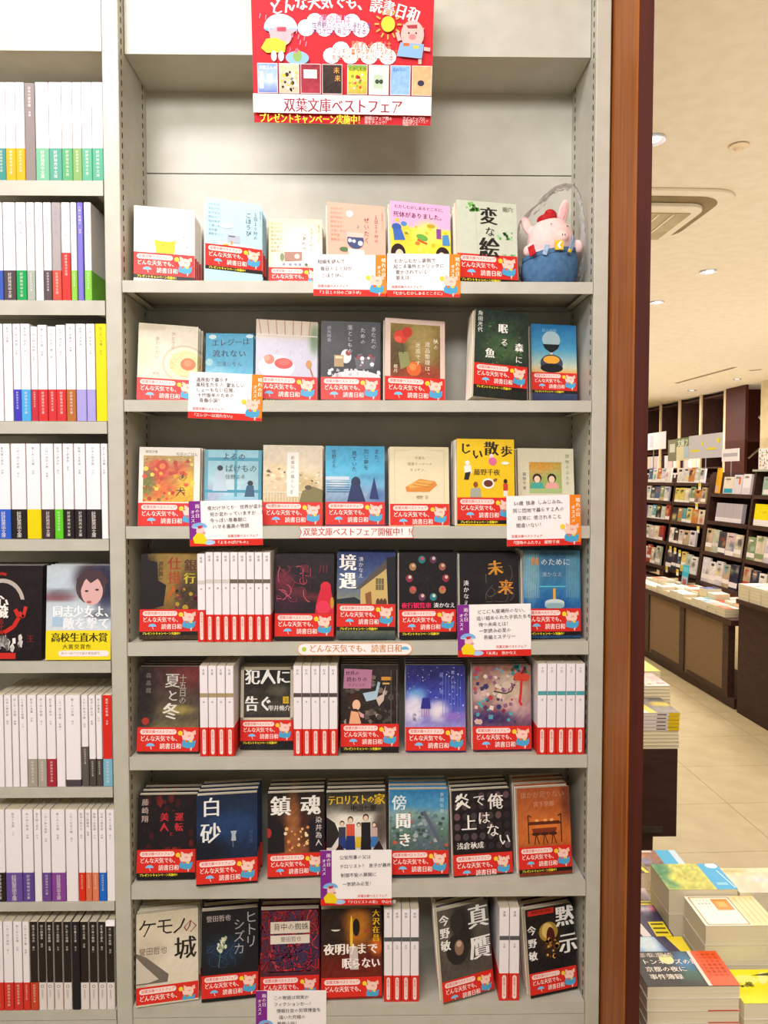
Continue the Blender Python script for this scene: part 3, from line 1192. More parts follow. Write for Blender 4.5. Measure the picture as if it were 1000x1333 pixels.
def c_hannin(c):
    c.bg([(0, '#1c1816'), (.3, '#2a2622'), (.5, '#4a4438'), (.7, '#242028'), (1, '#18161a')], [(70, 44, 20, 10, '#6a6450', .7), (20, 50, 20, 10, '#3a362e', .7)], n=10)
    c.line([(0, 0), (100, 0), (100, 101), (0, 101), (0, 0)], 12, '#cdc0a8')
    c.text(8, 4, '犯人に', 30, '#f4f2ec', bold=2, pitch=29)
    c.text(8, 54, '告ぐ', 30, '#f4f2ec', bold=2, pitch=26)
    c.rect(80, 56, 91, 69, '#d8ac1c')
    c.text(82, 58, '上', 8, '#2c2420', bold=1)
    c.text(52, 72, '雫井脩介', 11, '#e8e4dc', bold=1, pitch=10.6)


def c_girl(c):
    c.bg([(0, '#241c1c'), (.5, '#2c2420'), (1, '#1c1414')], [(70, 10, 20, 10, '#3a2c28', .7)], n=10)
    c.scat(50, (4, 6, 98, 98), 4.5, ['#3a2f2c', '#54463e', '#1a1413', '#7a6a60', '#a89c94', '#584c48'], 17)
    c.poly([(6, 6), (54, 8), (52, 40), (4, 40)], '#bd7f9e')
    c.text(8, 10, '世界の', 8, '#4a2438', bold=1)
    c.text(10, 20, '終わりの', 9, '#3c1c30', bold=1)
    c.text(12, 31, 'ラブソング', 6, '#4a2438')
    c.rect(70, 20, 88, 26, '#d89438')
    c.rect(72, 30, 84, 33, '#d8b06a')
    c.poly([(38, 48), (60, 44), (64, 28), (68, 30), (62, 58), (44, 62)], '#a8c0d0')
    c.poly([(60, 56), (72, 50), (78, 34), (74, 60), (66, 70)], '#c8b4a8')
    c.ell(25, 62, 13, 15, '#3c2018')
    c.ell(27, 68, 7, 9, '#e8b898')
    c.ell(24, 94, 15, 20, '#3a1e16')
    c.poly([(18, 78), (30, 80), (36, 102), (14, 102)], '#e4a880')
    c.poly([(30, 78), (40, 84), (40, 90), (34, 88)], '#d89c98')
    c.scat(20, (50, 70, 98, 100), 4, ['#1c1616', '#2c2624', '#4c443e'], 5)
    for x in (86, 91, 96):
        c.rect(x, 8, x + 1.6, 101, ('#584c46', '#2a211e', '#6a5c50')[(x - 86) // 5 % 3])


def c_stars(c):
    c.bg([(0, '#27266a'), (.4, '#3a44a8'), (.6, '#6a6cc0'), (.8, '#b8a4cc'), (.88, '#5a3c94'), (1, '#2c2470')],
         [(18, 48, 16, 10, '#58a0dc', .8), (14, 72, 20, 22, '#ece2ea', .9), (54, 76, 16, 16, '#f0e4e8', .9), (80, 84, 20, 6, '#a06cc0', .8), (50, 10, 50, 14, '#20205c', .7)], n=9)
    c.scat(60, (2, 2, 98, 88), .9, ['#a8c0f0', '#d8e4fa', '#7c8ce0'], 41)
    for i in range(7):
        c.line([(62 + i * 5, 14 + i * 2), (62 + i * 5, 86)], .7, '#6a74cc')
    c.poly([(28, 54), (40, 54), (42, 72), (25, 72)], '#2e2c88')
    for i in range(4):
        c.line([(27 + i * 4, 72), (27 + i * 4, 86)], 1.2, '#b070a8')
    c.text(76, 9, '君のいた', 6, '#b8bcec', 'v', pitch=8)
    c.text(56, 12, '星の夜', 8, '#8c94dc', 'v', pitch=14)
    c.text(11, 79, '汐見', 7, '#2a2450', 'v')


def c_kimono(c):
    c.bg([(0, '#8c5a54'), (.3, '#a88878'), (.6, '#7a5468'), (1, '#3c2448')], [(60, 40, 30, 30, '#cbb8a0', .8), (14, 50, 14, 10, '#d8c4c0', .6), (75, 74, 24, 16, '#cca8a0', .7), (30, 88, 40, 12, '#3c2a60', .8)], n=13)
    c.scat(70, (4, 4, 76, 96), 4, ['#c46a60', '#4aa4b0', '#d8b4ac', '#5c3050', '#3c3468', '#b83c44', '#e4d0c4', '#8a5a7c'], 19)
    c.ell(58, 34, 8, 6, '#d8c0b0')
    c.line([(36, 44), (56, 48), (66, 44), (70, 36)], 2, '#3a2424')
    c.scat(16, (66, 2, 96, 16), 4, ['#c03c54', '#2c8a88', '#4c7c50', '#d8506c'], 23)
    c.ell(78, 20, 8, 7, '#d0442c')
    c.ell(90, 21, 8, 7, '#d0442c')
    c.line([(84, 24), (82, 50), (80, 62), (84, 68)], 4.4, '#cc2c2a')
    c.text(52, 4, '縁結びの', 7, '#6a4a30')


def c_unten(c):
    c.bg([(0, '#1a1416'), (1, '#141014')], n=5)
    c.scat(26, (4, 6, 98, 96), 5, ['#3c1418', '#5c1a1c', '#241418', '#7a2420'], 37, 1.6)
    c.rect(36, 28, 86, 88, '#1c1418')
    c.text(6, 6, '藤崎翔', 12, '#b8a098', 'v', bold=1, pitch=14)
    c.text(63, 30, '運転', 15, '#c02a34', 'v', bold=2, pitch=17)
    c.text(38, 30, '美人', 15, '#c02a34', 'v', bold=2, pitch=17)
    c.text(54, 62, 'と', 8, '#a82430', bold=1)


def c_hakusa(c):
    c.bg([(0, '#16233c'), (.5, '#1a2f52'), (1, '#10141e')], [(60, 50, 40, 20, '#20406c', .7), (10, 90, 40, 20, '#0e1018', .8)], n=5)
    c.poly([(56, 60), (66, 60), (64, 66), (65, 76), (57, 76), (58, 66)], '#a8b0b8')
    c.line([(60, 76), (60, 86)], 2, '#5a6470')
    c.text(8, 3, '白', 33, '#e4e4e0', bold=1)
    c.text(6, 44, '砂', 35, '#e4e4e0', bold=1)
    c.text(86, 60, '鏑木蓮', 7, '#3c5478', 'v')


def c_chinkon(c):
    c.bg([(0, '#1c1412'), (.4, '#4c2a1c'), (.7, '#8c5230'), (1, '#4a2618')], [(44, 50, 12, 50, '#a8683c', .8), (86, 70, 16, 40, '#1a1216', .9), (10, 70, 18, 40, '#1c1418', .9)], n=12)
    c.scat(26, (26, 60, 72, 100), 2.6, ['#e8b478', '#d88a4c', '#f0d8a8', '#8a3c20'], 5)
    c.poly([(0, 30), (16, 46), (28, 60), (30, 102), (0, 102)], '#181418')
    c.poly([(74, 50), (90, 44), (100, 60), (100, 102), (74, 102)], '#1e1820')
    c.ell(2, 68, 5, 8, '#a82c24')
    c.text(5, 4, '鎮', 36, '#f0ece4', bold=2)
    c.text(58, 4, '魂', 36, '#f0ece4', bold=2)
    c.text(84, 42, '染井為人', 12, '#d8d0c8', 'v', bold=0, pitch=13)


def c_terror(c):
    c.bg([(0, '#26221e'), (.3, '#8a8478'), (.45, '#e4dccc'), (.8, '#dcd4c4'), (1, '#6a5c48')], [(50, 50, 50, 22, '#f0eadc', .9), (92, 60, 14, 30, '#4a3c34', .9), (60, 28, 36, 8, '#3a342c', .7)], n=9)
    c.poly([(0, 40), (14, 50), (22, 70), (8, 90), (0, 90)], '#2a2422')
    for x, y, s, a, b_ in ((26, 60, 1, '#3a3a48', '#2c3c78'), (40, 56, 1.2, '#d8523a', '#24326c'), (54, 62, .9, '#e8d8c8', '#e0b828'), (66, 54, 1.3, '#1c1a1c', '#201c20'), (80, 62, .9, '#c8a8a0', '#3c74b0')):
        c.ell(x, y - 9 * s, 4 * s, 4.6 * s, '#3c2a20')
        c.ell(x, y - 8 * s, 3 * s, 3.4 * s, '#e8c8a8')
        c.poly([(x - 6 * s, y - 3 * s), (x + 6 * s, y - 3 * s), (x + 6 * s, y + 14 * s), (x - 6 * s, y + 14 * s)], a)
        c.poly([(x - 6 * s, y + 13 * s), (x + 6 * s, y + 13 * s), (x + 7 * s, y + 32 * s), (x - 7 * s, y + 32 * s)], b_)
    c.poly([(10, 100), (22, 84), (34, 100)], '#2c1c20')
    c.poly([(74, 100), (88, 80), (98, 100)], '#2c1c20')
    c.text(2, 4, 'テロリスト', 17, '#e0b820', bold=2, pitch=13.4)
    c.text(68, 6, 'の', 13, '#e0b820', bold=2)
    c.text(80, 3, '家', 19, '#e0b820', bold=2)
    c.text(40, 21, '中山七里', 11, '#1c1814', bold=1, pitch=11)


def c_katae(c):
    c.bg([(0, '#2f7cb0'), (.2, '#4c94bc'), (.28, '#7ca0a0'), (.5, '#5a7468'), (1, '#3c4450')], [(60, 70, 20, 30, '#5a6878', .7), (30, 40, 20, 10, '#8a9c88', .6)], n=10)
    c.scat(70, (2, 36, 98, 96), 3.6, ['#5a7a74', '#8a9ca0', '#3c5048', '#b85a44', '#6a7c90', '#a8b0a8', '#42584c'], 27, .8)
    c.line([(58, 36), (74, 66), (92, 100)], 6, '#56606e')
    c.text(4, 8, '傍', 26, '#e4ecec', bold=1)
    c.text(10, 37, '聞', 27, '#f2f2ee', bold=2)
    c.text(14, 70, 'き', 24, '#f2f2ee', bold=2)
    c.text(86, 5, '長岡弘樹', 7, '#c4d8e0', 'v', pitch=9)


def c_enjo(c):
    c.bg([(0, '#1a1517'), (1, '#1a1416')], n=6)
    rr = random.Random(2)
    for j in range(6):
        for i in range(7):
            c.ell(8 + i * 14, 10 + j * 16, 5.4, 6, rr.choice(['#2c2428', '#3a3034', '#54404a', '#443c40', '#302428', '#6a4a50']), 8)
    c.text(2, 4, '炎', 28, '#f0ece4', bold=1, rot=-4)
    c.text(14, 38, '上', 27, '#f0ece4', bold=1)
    c.text(60, 6, '俺', 27, '#f0ece4', bold=1)
    c.text(35, 6, 'で', 21, '#e4e0d8', bold=1)
    c.text(42, 34, 'は', 22, '#e4e0d8', bold=1)
    c.text(56, 54, 'な', 23, '#e4e0d8', bold=1)
    c.text(76, 70, 'い', 22, '#e4e0d8', bold=1)
    c.text(6, 82, '浅倉秋成', 11.5, '#e8e4dc', bold=1, pitch=11.4)


def c_dareka(c):
    c.bg([(0, '#a8542c'), (.3, '#b8602c'), (.6, '#c4682c'), (.8, '#8a3c1c'), (1, '#7a3018')], [(50, 66, 30, 14, '#e07a30', .8), (95, 20, 12, 40, '#5a2c20', .7)], n=8)
    c.poly([(22, 60), (78, 60), (84, 66), (18, 66)], '#5c2414')
    c.poly([(26, 72), (74, 72), (70, 84), (30, 84)], '#7a3018')
    for x in (20, 82):
        c.line([(x, 48), (x, 98)], 2, '#3c1810')
        c.line([(x - 6 if x > 50 else x + 6, 52), (x, 48)], 2, '#3c1810')
    for x in (34, 50, 66):
        c.line([(x, 82), (x - 3, 100)], 1.6, '#3c1810')
        c.line([(x, 82), (x + 6, 100)], 1.6, '#3c1810')
        c.ell(x, 82, 8, 3, '#44200f')
    for x in (36, 52, 64):
        c.ell(x, 58, 4, 2.4, '#e8a868')
    c.text(6, 6, '誰かが足りない', 12.5, '#c88c6c', bold=0, pitch=12)
    c.text(30, 24, '宮下奈都', 10, '#d89878', bold=1)


def c_kemono(c):
    c.bg([(0, '#cfc4a8'), (.5, '#dcd2bc'), (1, '#d4cab4')], [(20, 60, 24, 24, '#b4a88c', .5), (8, 94, 14, 20, '#7a7068', .7)], n=4)
    c.poly([(0, 62), (16, 70), (52, 100), (50, 112), (0, 112)], '#6f665c')
    c.poly([(0, 68), (10, 80), (36, 106), (20, 110), (0, 110)], '#c8bfae')
    c.text(2, 8, 'ケ', 32, '#231d1a', bold=0)
    c.text(30, 8, 'モ', 31, '#231d1a', bold=0)
    c.text(55, 10, 'ノ', 30, '#231d1a', bold=0)
    c.text(74, 14, 'の', 26, '#8a2c2c', bold=0)
    c.text(60, 42, '城', 38, '#231d1a', bold=1)
    c.text(4, 54, '誉田哲也', 13, '#7a6c5c', bold=0, pitch=11.5)


def c_hitori(c):
    c.bg([(0, '#141618'), (1, '#10131a')], [(40, 70, 34, 24, '#1c3048', .8)], n=5)
    c.curl(16, (10, 60, 60, 98), 30, .6, ['#2c4c74', '#3c5c84', '#24405c'], 11)
    c.line([(34, 62), (30, 98)], 1.2, '#5a7a6c')
    c.scat(30, (27, 48, 43, 70), 2.2, ['#d0d4a8', '#e4e6cc', '#98a890'], 5, 1.4)
    c.text(8, 8, '誉田哲也', 11.5, '#b4a8a4', bold=1, pitch=11)
    c.text(76, 4, 'ヒトリ', 23, '#a8a4a6', 'v', bold=0, pitch=21)
    c.text(56, 16, 'シズカ', 21, '#a8a4a6', 'v', bold=0, pitch=21)


def c_kumo(c):
    c.bg([(0, '#54202c'), (1, '#4a1c2a')], [(50, 60, 40, 40, '#30284c', .7)], n=8)
    c.curl(110, (1, 1, 99, 101), 60, 1.3, ['#c0262e', '#a81e28', '#7c1820', '#d43c3c', '#3c3868', '#2c2c54'], 13)
    c.rect(17, 20, 84, 39, '#ddd2c2')
    c.rect(17, 42, 84, 56, '#ddd2c2')
    c.text(22, 22, '背中の蜘蛛', 12.6, '#3c2c24', bold=0, pitch=12)
    c.text(34, 44, '誉田哲也', 9, '#6a5c50', bold=0)


def c_yoake(c):
    c.bg([(0, '#201410'), (.4, '#3c1c10'), (.6, '#5c1c10'), (1, '#8c1c12')], [(60, 28, 22, 34, '#d88420', .8), (92, 60, 12, 14, '#e06c18', .9), (15, 40, 24, 20, '#241816', .9), (50, 90, 50, 14, '#6c1610', .6)], n=9)
    c.ell(58, 30, 6, 14, '#1c1410')
    c.ell(50, 40, 2.4, 30, '#f0c040')
    c.ell(24, 32, 8, 3.4, '#e0d8cc', 10, 190, 350)
    c.ell(76, 36, 5, 3, '#a8482c')
    c.poly([(46, 60), (60, 60), (62, 96), (48, 96)], '#c8bcb4')
    c.text(4, 54, '夜明けまで', 19, '#f2e8dc', bold=2, pitch=18)
    c.text(34, 77, '眠らない', 18, '#f2e8dc', bold=2, pitch=16)
    c.text(85, 2, '大沢在昌', 12, '#e8b41c', 'v', bold=2, pitch=13)


def c_shingan(c):
    c.bg([(0, '#5a544c'), (.5, '#4c453e'), (1, '#57504a')], [(46, 40, 20, 46, '#1c1a1a', .9), (16, 60, 12, 30, '#6a645a', .6)], n=6)
    c.ell(34, 70, 22, 26, '#262222')
    c.ell(38, 68, 9, 13, '#8a6c5a')
    c.ell(38, 62, 5, 5, '#c8a890')
    c.ell(36, 26, 12, 18, '#2c2a28')
    c.text(3, 8, '今野敏', 19, '#eceae4', 'v', bold=2, pitch=21)
    c.text(58, 2, '真', 42, '#eceae4', bold=2)
    c.text(58, 54, '贋', 42, '#eceae4', bold=2)


def c_mokushi(c):
    c.bg([(0, '#1c1818'), (1, '#16171c')], [(46, 60, 26, 30, '#3c2c20', .8)], n=8)
    c.rect(5, 3, 60, 13, '#c42c20')
    c.text(12, 4, '警視庁強行犯係', 6, '#3c1410', bold=1)
    c.ell(46, 46, 20, 18, '#a88838')
    c.ell(44, 44, 12, 14, '#e0c070')
    c.ell(50, 56, 9, 18, '#4c1a18')
    c.scat(20, (40, 60, 64, 92), 4, ['#a87838', '#6c3c20', '#d8a850', '#3c2018'], 7)
    c.text(2, 30, '今野敏', 18, '#eceae4', 'v', bold=2, pitch=23)
    c.text(62, 2, '黙', 40, '#eceae4', bold=2)
    c.text(66, 52, '示', 40, '#eceae4', bold=2)


def c_heart(c):
    c.bg([(0, '#1c1214'), (1, '#180f12')], n=5)
    c.ell(40, 58, 34, 38, '#b8aca4', 24, 10, 170)
    c.ell(40, 60, 29, 34, '#20161a', 24, 0, 360)
    c.line([(8, 44), (6, 66), (14, 88), (28, 100), (42, 102), (58, 92), (66, 78), (60, 66)], 6, '#c8281e')
    c.line([(22, 40), (26, 20), (38, 12), (46, 14)], 4, '#a82420')
    c.line([(66, 70), (72, 78), (76, 62)], 5, '#c83028')
    c.poly([(12, 66), (22, 74), (18, 76), (10, 70)], '#d8ccc4')
    c.text(30, 44, '心', 20, '#efe9e4', bold=2)
    c.text(30, 60, '臓', 20, '#efe9e4', bold=2)
    c.text(36, 80, '五十嵐', 8, '#a8201c', 'v', bold=1)
    c.scat(40, (6, 108, 70, 126), 4, ['#efe9e4', '#d8d0cc', '#2a1c1e'], 6, 1.8)
    c.rect(4, 131, 62, 140, '#c8281e')
    c.text(78, 104, '王', 12, '#6c1c20', bold=2)


def c_dousei(c):
    c.bg([(0, '#c0ccd4'), (.3, '#b8c8d0'), (.55, '#c8d4dc'), (1, '#d0dae2')], [(68, 20, 24, 26, '#3a2e3c', 1), (92, 30, 20, 40, '#2c2c44', 1), (20, 42, 24, 5, '#6c6870', .8), (16, 50, 28, 6, '#7c4a54', .9), (84, 78, 20, 6, '#4a5058', .8)], n=5)
    c.ell(68, 34, 23, 26, '#4e3c40')
    c.ell(70, 40, 17, 22, '#d8aca8')
    c.poly([(46, 22), (58, 8), (84, 8), (96, 26), (86, 34), (80, 20), (68, 28), (60, 20), (52, 40)], '#4a363c')
    c.ell(66, 57, 4, 2, '#b85a64')
    c.ell(62, 40, 3, 1.6, '#4a3238')
    c.ell(78, 38, 3, 1.6, '#4a3238')
    c.text(10, 62, '同志少女よ、', 19, '#f4f6f8', bold=2, pitch=16)
    c.text(26, 80, '敵を撃て', 20, '#eef2f6', bold=2, pitch=18)
    c.rect(10, 80, 26, 94, '#a8c4dc')


def c_hourglass_unused(c):
    pass


def b_naoki(c):
    c.text(8, 3, '高校生直木賞', 15.5, '#3a3206', bold=2, pitch=14.6)
    c.text(26, 21, '大賞受賞作', 8, '#4a4208', bold=1, pitch=9)
    c.pill(20, 31, 98, 40, '#f2e8e4')
    c.text(24, 33, '第十一回アガサ賞大賞受賞作', 4.6, '#9a8a88')

# ---------------------------------------------------------------- face-out campaign books on the main bookcase
ROWS = ['top shelf', 'second shelf', 'third shelf', 'fourth shelf', 'fifth shelf', 'sixth shelf', 'lowest shelf']
T0 = 0.0142
# row, left px, right px, top px, band top, base depth, copies behind, art, spine colour, lean deg, tilt deg, raise px, label, opts
FE = [
    (0, 172, 254, 271, 80, .030, 3, c_beer, '#f4eee6', 6, (0.6, 13), 0, 'white paperback with a glass of yellow beer on its cover'),
    (0, 264, 346, 263, 82, .012, 4, c_gohobi, '#c8e0ea', 6, (1.2, 19), 3, 'pale blue paperback with a small desk drawing'),
    (0, 346, 420, 285, 96, .060, 2, c_shiawase, '#f2e6c8', 9, (0, 4), 0, 'cream paperback with a small brown radio drawing'),
    (0, 425, 503, 266, 92, .030, 2, c_zeitaku, '#f2c0ac', 6, (0.4, 12), 0, 'salmon pink paperback with a dark blue radio drawing'),
    (0, 507, 588, 265, 92, .030, 2, c_mukashi, '#ecd0e4', 6, (0.5, 13), 0, 'pink and yellow paperback with cartoon villagers'),
    (0, 594, 677, 263, 86, .022, 4, c_henna, '#c8d0bc', 6, (0.3, 11), 0, 'pale green paperback with huge black brush characters'),
    (1, 176, 262, 424, 96, .030, 2, c_ramen, '#e0d4c0', 7, (2.0, 12), 0, 'beige paperback showing a bowl of noodles'),
    (1, 262, 330, 434, 90, .072, 1, c_elegy, '#58b0d0', 10, (0, 3), 0, 'bright blue paperback with dark handwritten title'),
    (1, 331, 414, 418, 93, .030, 2, c_dessert, '#c8b8b8', 7, (1.2, 8), 0, 'lilac grey paperback with red dessert and spoon'),
    (1, 416, 496, 419, 96, .030, 2, c_cake, '#3a3438', 7, (0.6, 4), 0, 'black paperback with white lace and cakes'),
    (1, 498, 579, 417, 96, .030, 2, c_rose, '#d8c0b4', 7, (1.6, 10), 0, 'brown paperback with red roses in a pink frame'),
    (1, 613, 688, 407, 96, .008, 4, c_mori, '#20302a', 6, (3.6, 12), 5, 'dark green forest paperback with scattered white characters'),
    (1, 688, 752, 423, 106, .050, 2, c_sunset, '#3a5068', 8, (1.2, 6), 0, 'blue sunset paperback with a large hourglass'),
    (2, 179, 262, 583, 94, .030, 3, c_flowers, '#d8ccb0', 7, (0.8, 6), 0, 'white framed paperback of orange and red flowers'),
    (2, 263, 341, 586, 92, .045, 2, c_yoru, '#6cb0c4', 8, (0.6, 6), 0, 'turquoise window paperback with a small black-haired figure'),
    (2, 341, 421, 580, 97, .030, 2, c_kimi, '#d8ccb4', 7, (0.6, 5), 0, 'sandy landscape paperback with a white title label'),
    (2, 422, 501, 581, 95, .030, 2, c_yume, '#38589a', 7, (0.4, 4), 0, 'blue seaside paperback with a navy silhouette'),
    (2, 507, 585, 582, 96, .030, 3, c_pie, '#e0d4b0', 7, (0.3, 5), 0, 'plain beige paperback with a golden pie'),
    (2, 594, 670, 572, 100, .014, 4, c_jii, '#dcb41c', 6, (0.6, 6), 2, 'mustard yellow paperback with bold black title and tiny people'),
    (2, 674, 748, 584, 98, .040, 3, c_danchi, '#d8d2b4', 7, (0.4, 6), 0, 'pale green paperback with two girls in a picture'),
    (3, 181, 259, 722, 96, .014, 2, c_ginko, '#2c2018', 6, (0.8, 5), 0, 'dark brown and gold paperback with heavy orange brush title'),
    (3, 357, 435, 722, 100, .012, 2, c_kamo, '#241418', 6, (0.2, 0), 0, 'black paperback with a crimson long-haired figure'),
    (3, 437, 515, 720, 88, .012, 3, c_kyogu, '#1c2030', 6, (1.0, 3), 0, 'night sky paperback with a lit yellow house'),
    (3, 518, 594, 720, 98, .014, 3, c_yako, '#141012', 6, (0.4, 4), 0, 'black paperback with a ring of dim cabins'),
    (3, 598, 676, 721, 106, .014, 3, c_mirai, '#161214', 6, (0.4, 4), 0, 'black paperback with two slanted golden characters'),
    (3, 680, 757, 717, 98, .014, 3, c_n, '#2c5878', 6, (0.8, 6), 0, 'blue paperback with a candle in water'),
    (4, 179, 259, 868, 98, .014, 2, c_natsu, '#3c2824', 7, (0.3, 0), 0, 'brown painted paperback with grey brush characters'),
    (4, 306, 382, 868, 100, .030, 1, c_hannin, '#c8bca4', 7, (0, 0), 0, 'black paperback with huge white characters inside a beige frame'),
    (4, 441, 519, 866, 100, .014, 3, c_girl, '#2c2220', 7, (0.2, 0), 0, 'dark paperback with a long-haired girl and a pink panel'),
    (4, 528, 606, 866, 102, .014, 3, c_stars, '#28286a', 7, (0.2, 0), 0, 'violet starry sky paperback with a lone figure'),
    (4, 615, 694, 866, 102, .014, 5, c_kimono, '#5c3450', 7, (0.5, 3), 0, 'pink and purple paperback with a red ribbon'),
    (5, 177, 255, 1035, 92, .010, 2, c_unten, '#181214', 8, (0.2, 2), 0, 'black paperback with small crimson characters and petals'),
    (5, 255, 336, 1034, 104, -.010, 3, c_hakusa, '#141a28', 8, (0, 7), 0, 'navy paperback with two tall white characters'),
    (5, 348, 424, 1032, 104, .012, 3, c_chinkon, '#241814', 8, (0, 4), 0, 'fiery brown paperback with two heavy white characters'),
    (5, 424, 503, 1031, 108, .012, 3, c_terror, '#4a4038', 8, (0, 3), 0, 'pale paperback with a standing family under yellow title'),
    (5, 507, 584, 1028, 100, .012, 3, c_katae, '#3c4c58', 8, (0, 1), 0, 'blue town view paperback with white brush title'),
    (5, 589, 667, 1028, 102, .012, 3, c_enjo, '#1a1416', 8, (0, 7), 0, 'black paperback covered with white handwritten characters'),
    (5, 674, 744, 1025, 104, .012, 3, c_dareka, '#8c3c1c', 8, (0, 7), 0, 'rust orange paperback with an empty table and chairs'),
    (6, 175, 260, 1186, 116, -.008, 2, c_kemono, '#2c2420', 9, (0, 11), 0, 'cream paperback with thin black brush title'),
    (6, 262, 338, 1184, 110, .002, 2, c_hitori, '#14161a', 9, (0, 8), 0, 'black paperback with a white flower spike'),
    (6, 338, 417, 1184, 108, .006, 3, c_kumo, '#a82830', 9, (0, 3), 0, 'paperback tangled all over with red threads'),
    (6, 417, 498, 1183, 108, .006, 3, c_yoake, '#3c1810', 9, (0, 2), 0, 'dark flame-coloured paperback with white title'),
    (6, 573, 648, 1178, 118, -.008, 4, c_shingan, '#4a443e', 9, (-1, 20), 0, 'dark grey paperback with two giant white characters, tilted'),
    (6, 687, 757, 1179, 116, .004, 4, c_mokushi, '#1a181c', 9, (-0.5, 15), 0, 'black paperback with a yellow flower and giant white characters'),
]
PLACED = []
for (r, xl, xr, yt, bt, Yb, ncp, art, spc, lean, (tilt, yaw), rise, lab) in FE:
    th, yw = math.radians(lean), math.radians(yaw)
    zb = SZT[r] - SINK[r] + 0.0006 + rise * 0.0012 + T0 * math.sin(th)
    ym = (yt + LIP[r]) / 2
    xc = (xl + xr) / 2
    h, dy = 0.135, 0.0
    for _ in range(6):
        zt = at(xc, yt, Yb + dy / 2 + h * math.sin(th)).z
        h = (zt - zb) / math.cos(th)
        Ym = Yb + h / 2 * math.sin(th)
        xa, xb = at(xl, ym, Ym).x, at(xr, ym, Ym + dy).x
        dy = (xb - xa) * math.tan(yw)
    PLACED.append([r, xa, xb, h, Yb, th, zb, h * math.sin(math.radians(tilt))])
FIX = {3: [(257, 353)], 4: [(260, 305), (382, 440), (700, 762)], 6: [(500, 546), (650, 677)]}
for r in range(7):
    row = [p for p in PLACED if p[0] == r]
    for x0, x1 in FIX.get(r, []):
        row.append([r, at(x0, LIP[r] - 60, 0).x, at(x1, LIP[r] - 60, 0).x, 0, 0, 0, 0, 0])
    row.append([r, -9, XL + .0022, 0, 0, 0, 0, 0])
    row.append([r, XR - .0012, 9, 0, 0, 0, 0, 0])
    if r == 0:
        row.append([r, at(683, 340, .03).x - .003, 9, 0, 0, 0, 0, 0])
    row.sort(key=lambda p: p[1] + p[2])
    for p, q in zip(row, row[1:]):
        # extents including the tilt of each pile
        pr, ql = p[2] + max(0, p[7]), q[1] + min(0, q[7])
        d = pr - ql + .0032
        if d > 0:
            kp, kq = (0.5, 0.5) if p[3] and q[3] else ((1, 0) if p[3] else (0, 1))
            p[2] -= d * kp
            q[1] += d * kq
for (r, xl, xr, yt, bt, Yb, ncp, art, spc, lean, (tilt, yaw), rise, lab), (_, xa, xb, h, _y, th, zb, _t) in zip(FE, PLACED):
    yw = math.radians(yaw)
    w_ = (xb - xa - T0 * math.sin(yw)) / math.cos(yw)
    b0 = book(w_, h, T0, spine=spc, front='#eeeae0', back='#e8e2d8', fart=art, clipy=bt - .3)
    b0.location = ((xa + xb + T0 * math.sin(yw)) / 2, Yb + 0.0008 + w_ / 2 * math.sin(yw), zb)
    b0.rotation_euler = (-th, math.radians(tilt), yw)
    if tilt:
        b0.location.z += abs(math.sin(math.radians(tilt))) * w_ / 2
    fair_band(b0, w_, T0, (h / w_ * 100) - bt - 0.6, h - bt * w_ / 100)
    tag(b0, lab + ', front copy, ' + ROWS[r], 'book', 'face-out campaign paperbacks')
    for k in range(1, ncp + 1):
        if Yb + (k + 1) * (T0 + 0.0019) / math.cos(th) / math.cos(yw) + h * math.sin(th) + w_ * math.sin(yw) > DEP - 0.008:
            break
        c_ = dup(b0)
        c_.location.y += k * (T0 + 0.0019) / math.cos(th) / math.cos(yw)
        c_.location.x += RND.uniform(-.0009, .0009)
        tag(c_, 'copy behind the ' + lab, 'book', 'copies behind the ' + lab)


# ---------------------------------------------------------------- spine-out books
def spine_print(words, col, col2=None, strip=None, sz=None, pale=False):
    def f(c):
        t = c.W
        s = sz or min(7.0, t * 0.55)
        y = 5
        for i, wd in enumerate(words):
            k = s if i == 0 else s * .8
            c.text((t - k) / 2, y, wd, k, col if i == 0 else (col2 or col), 'v', pitch=k * 1.12)
            y += len(wd) * k * 1.12 + 6
            if strip and i == 0:
                y = 0.33 * c.H + 8
        if strip:
            c.rect(0.2, 0.30 * c.H, t - 0.2, 0.345 * c.H, strip)
    return f


def band_pill(col='#f6e2da', tc=RB):
    def f(c):
        c.pill(c.W * .3, 3, c.W * .72, c.H - 3, col)
        c.text(c.W * .36, 5, '双葉文庫ベストフェア', c.W * .3, tc, 'v', pitch=(c.H - 10) / 10.5)
    return f


def band_words(words, col):
    def f(c):
        s = c.W * .32
        n = len(words)
        c.text((c.W - s) / 2, 3, words, s, col, 'v', pitch=min(s * 1.15, (c.H - 6) / max(1, n)))
    return f


def spine_book(x0, x1, yt, yb, zb, Y, body, sart=None, bandc=None, bandy=None, bart=None, depth=0.105, roll=0.0, name='paperback', front=None):
    ym = (yt + yb) / 2
    xa, xb = at(x0, ym, Y).x, at(x1, ym, Y).x
    t = xb - xa - 0.0005
    h = at((x0 + x1) / 2, yt, Y).z - zb
    band = None
    if bandc:
        band = (0.0002, max(0.01, at((x0 + x1) / 2, bandy, Y).z - zb), bandc)
    b_ = book(depth, h, t, front or body, body, front or body, sart=sart, band=band, bart=bart, name=name)
    # local +x (spine) turned to face the room
    b_.rotation_euler = (0, 0, -PI / 2)
    # after turning, local y runs along +x
    b_.location = (xa + 0.00025, Y + depth / 2, zb)
    if roll:
        a = math.radians(roll)
        b_.rotation_euler = Euler((0, 0, -PI / 2))
        m_ = Matrix.Rotation(a, 4, 'Y') @ Euler((0, 0, -PI / 2)).to_matrix().to_4x4()
        b_.rotation_euler = m_.to_euler()
        b_.location.z += abs(math.sin(a)) * t * (1 if roll > 0 else 0)
    return b_


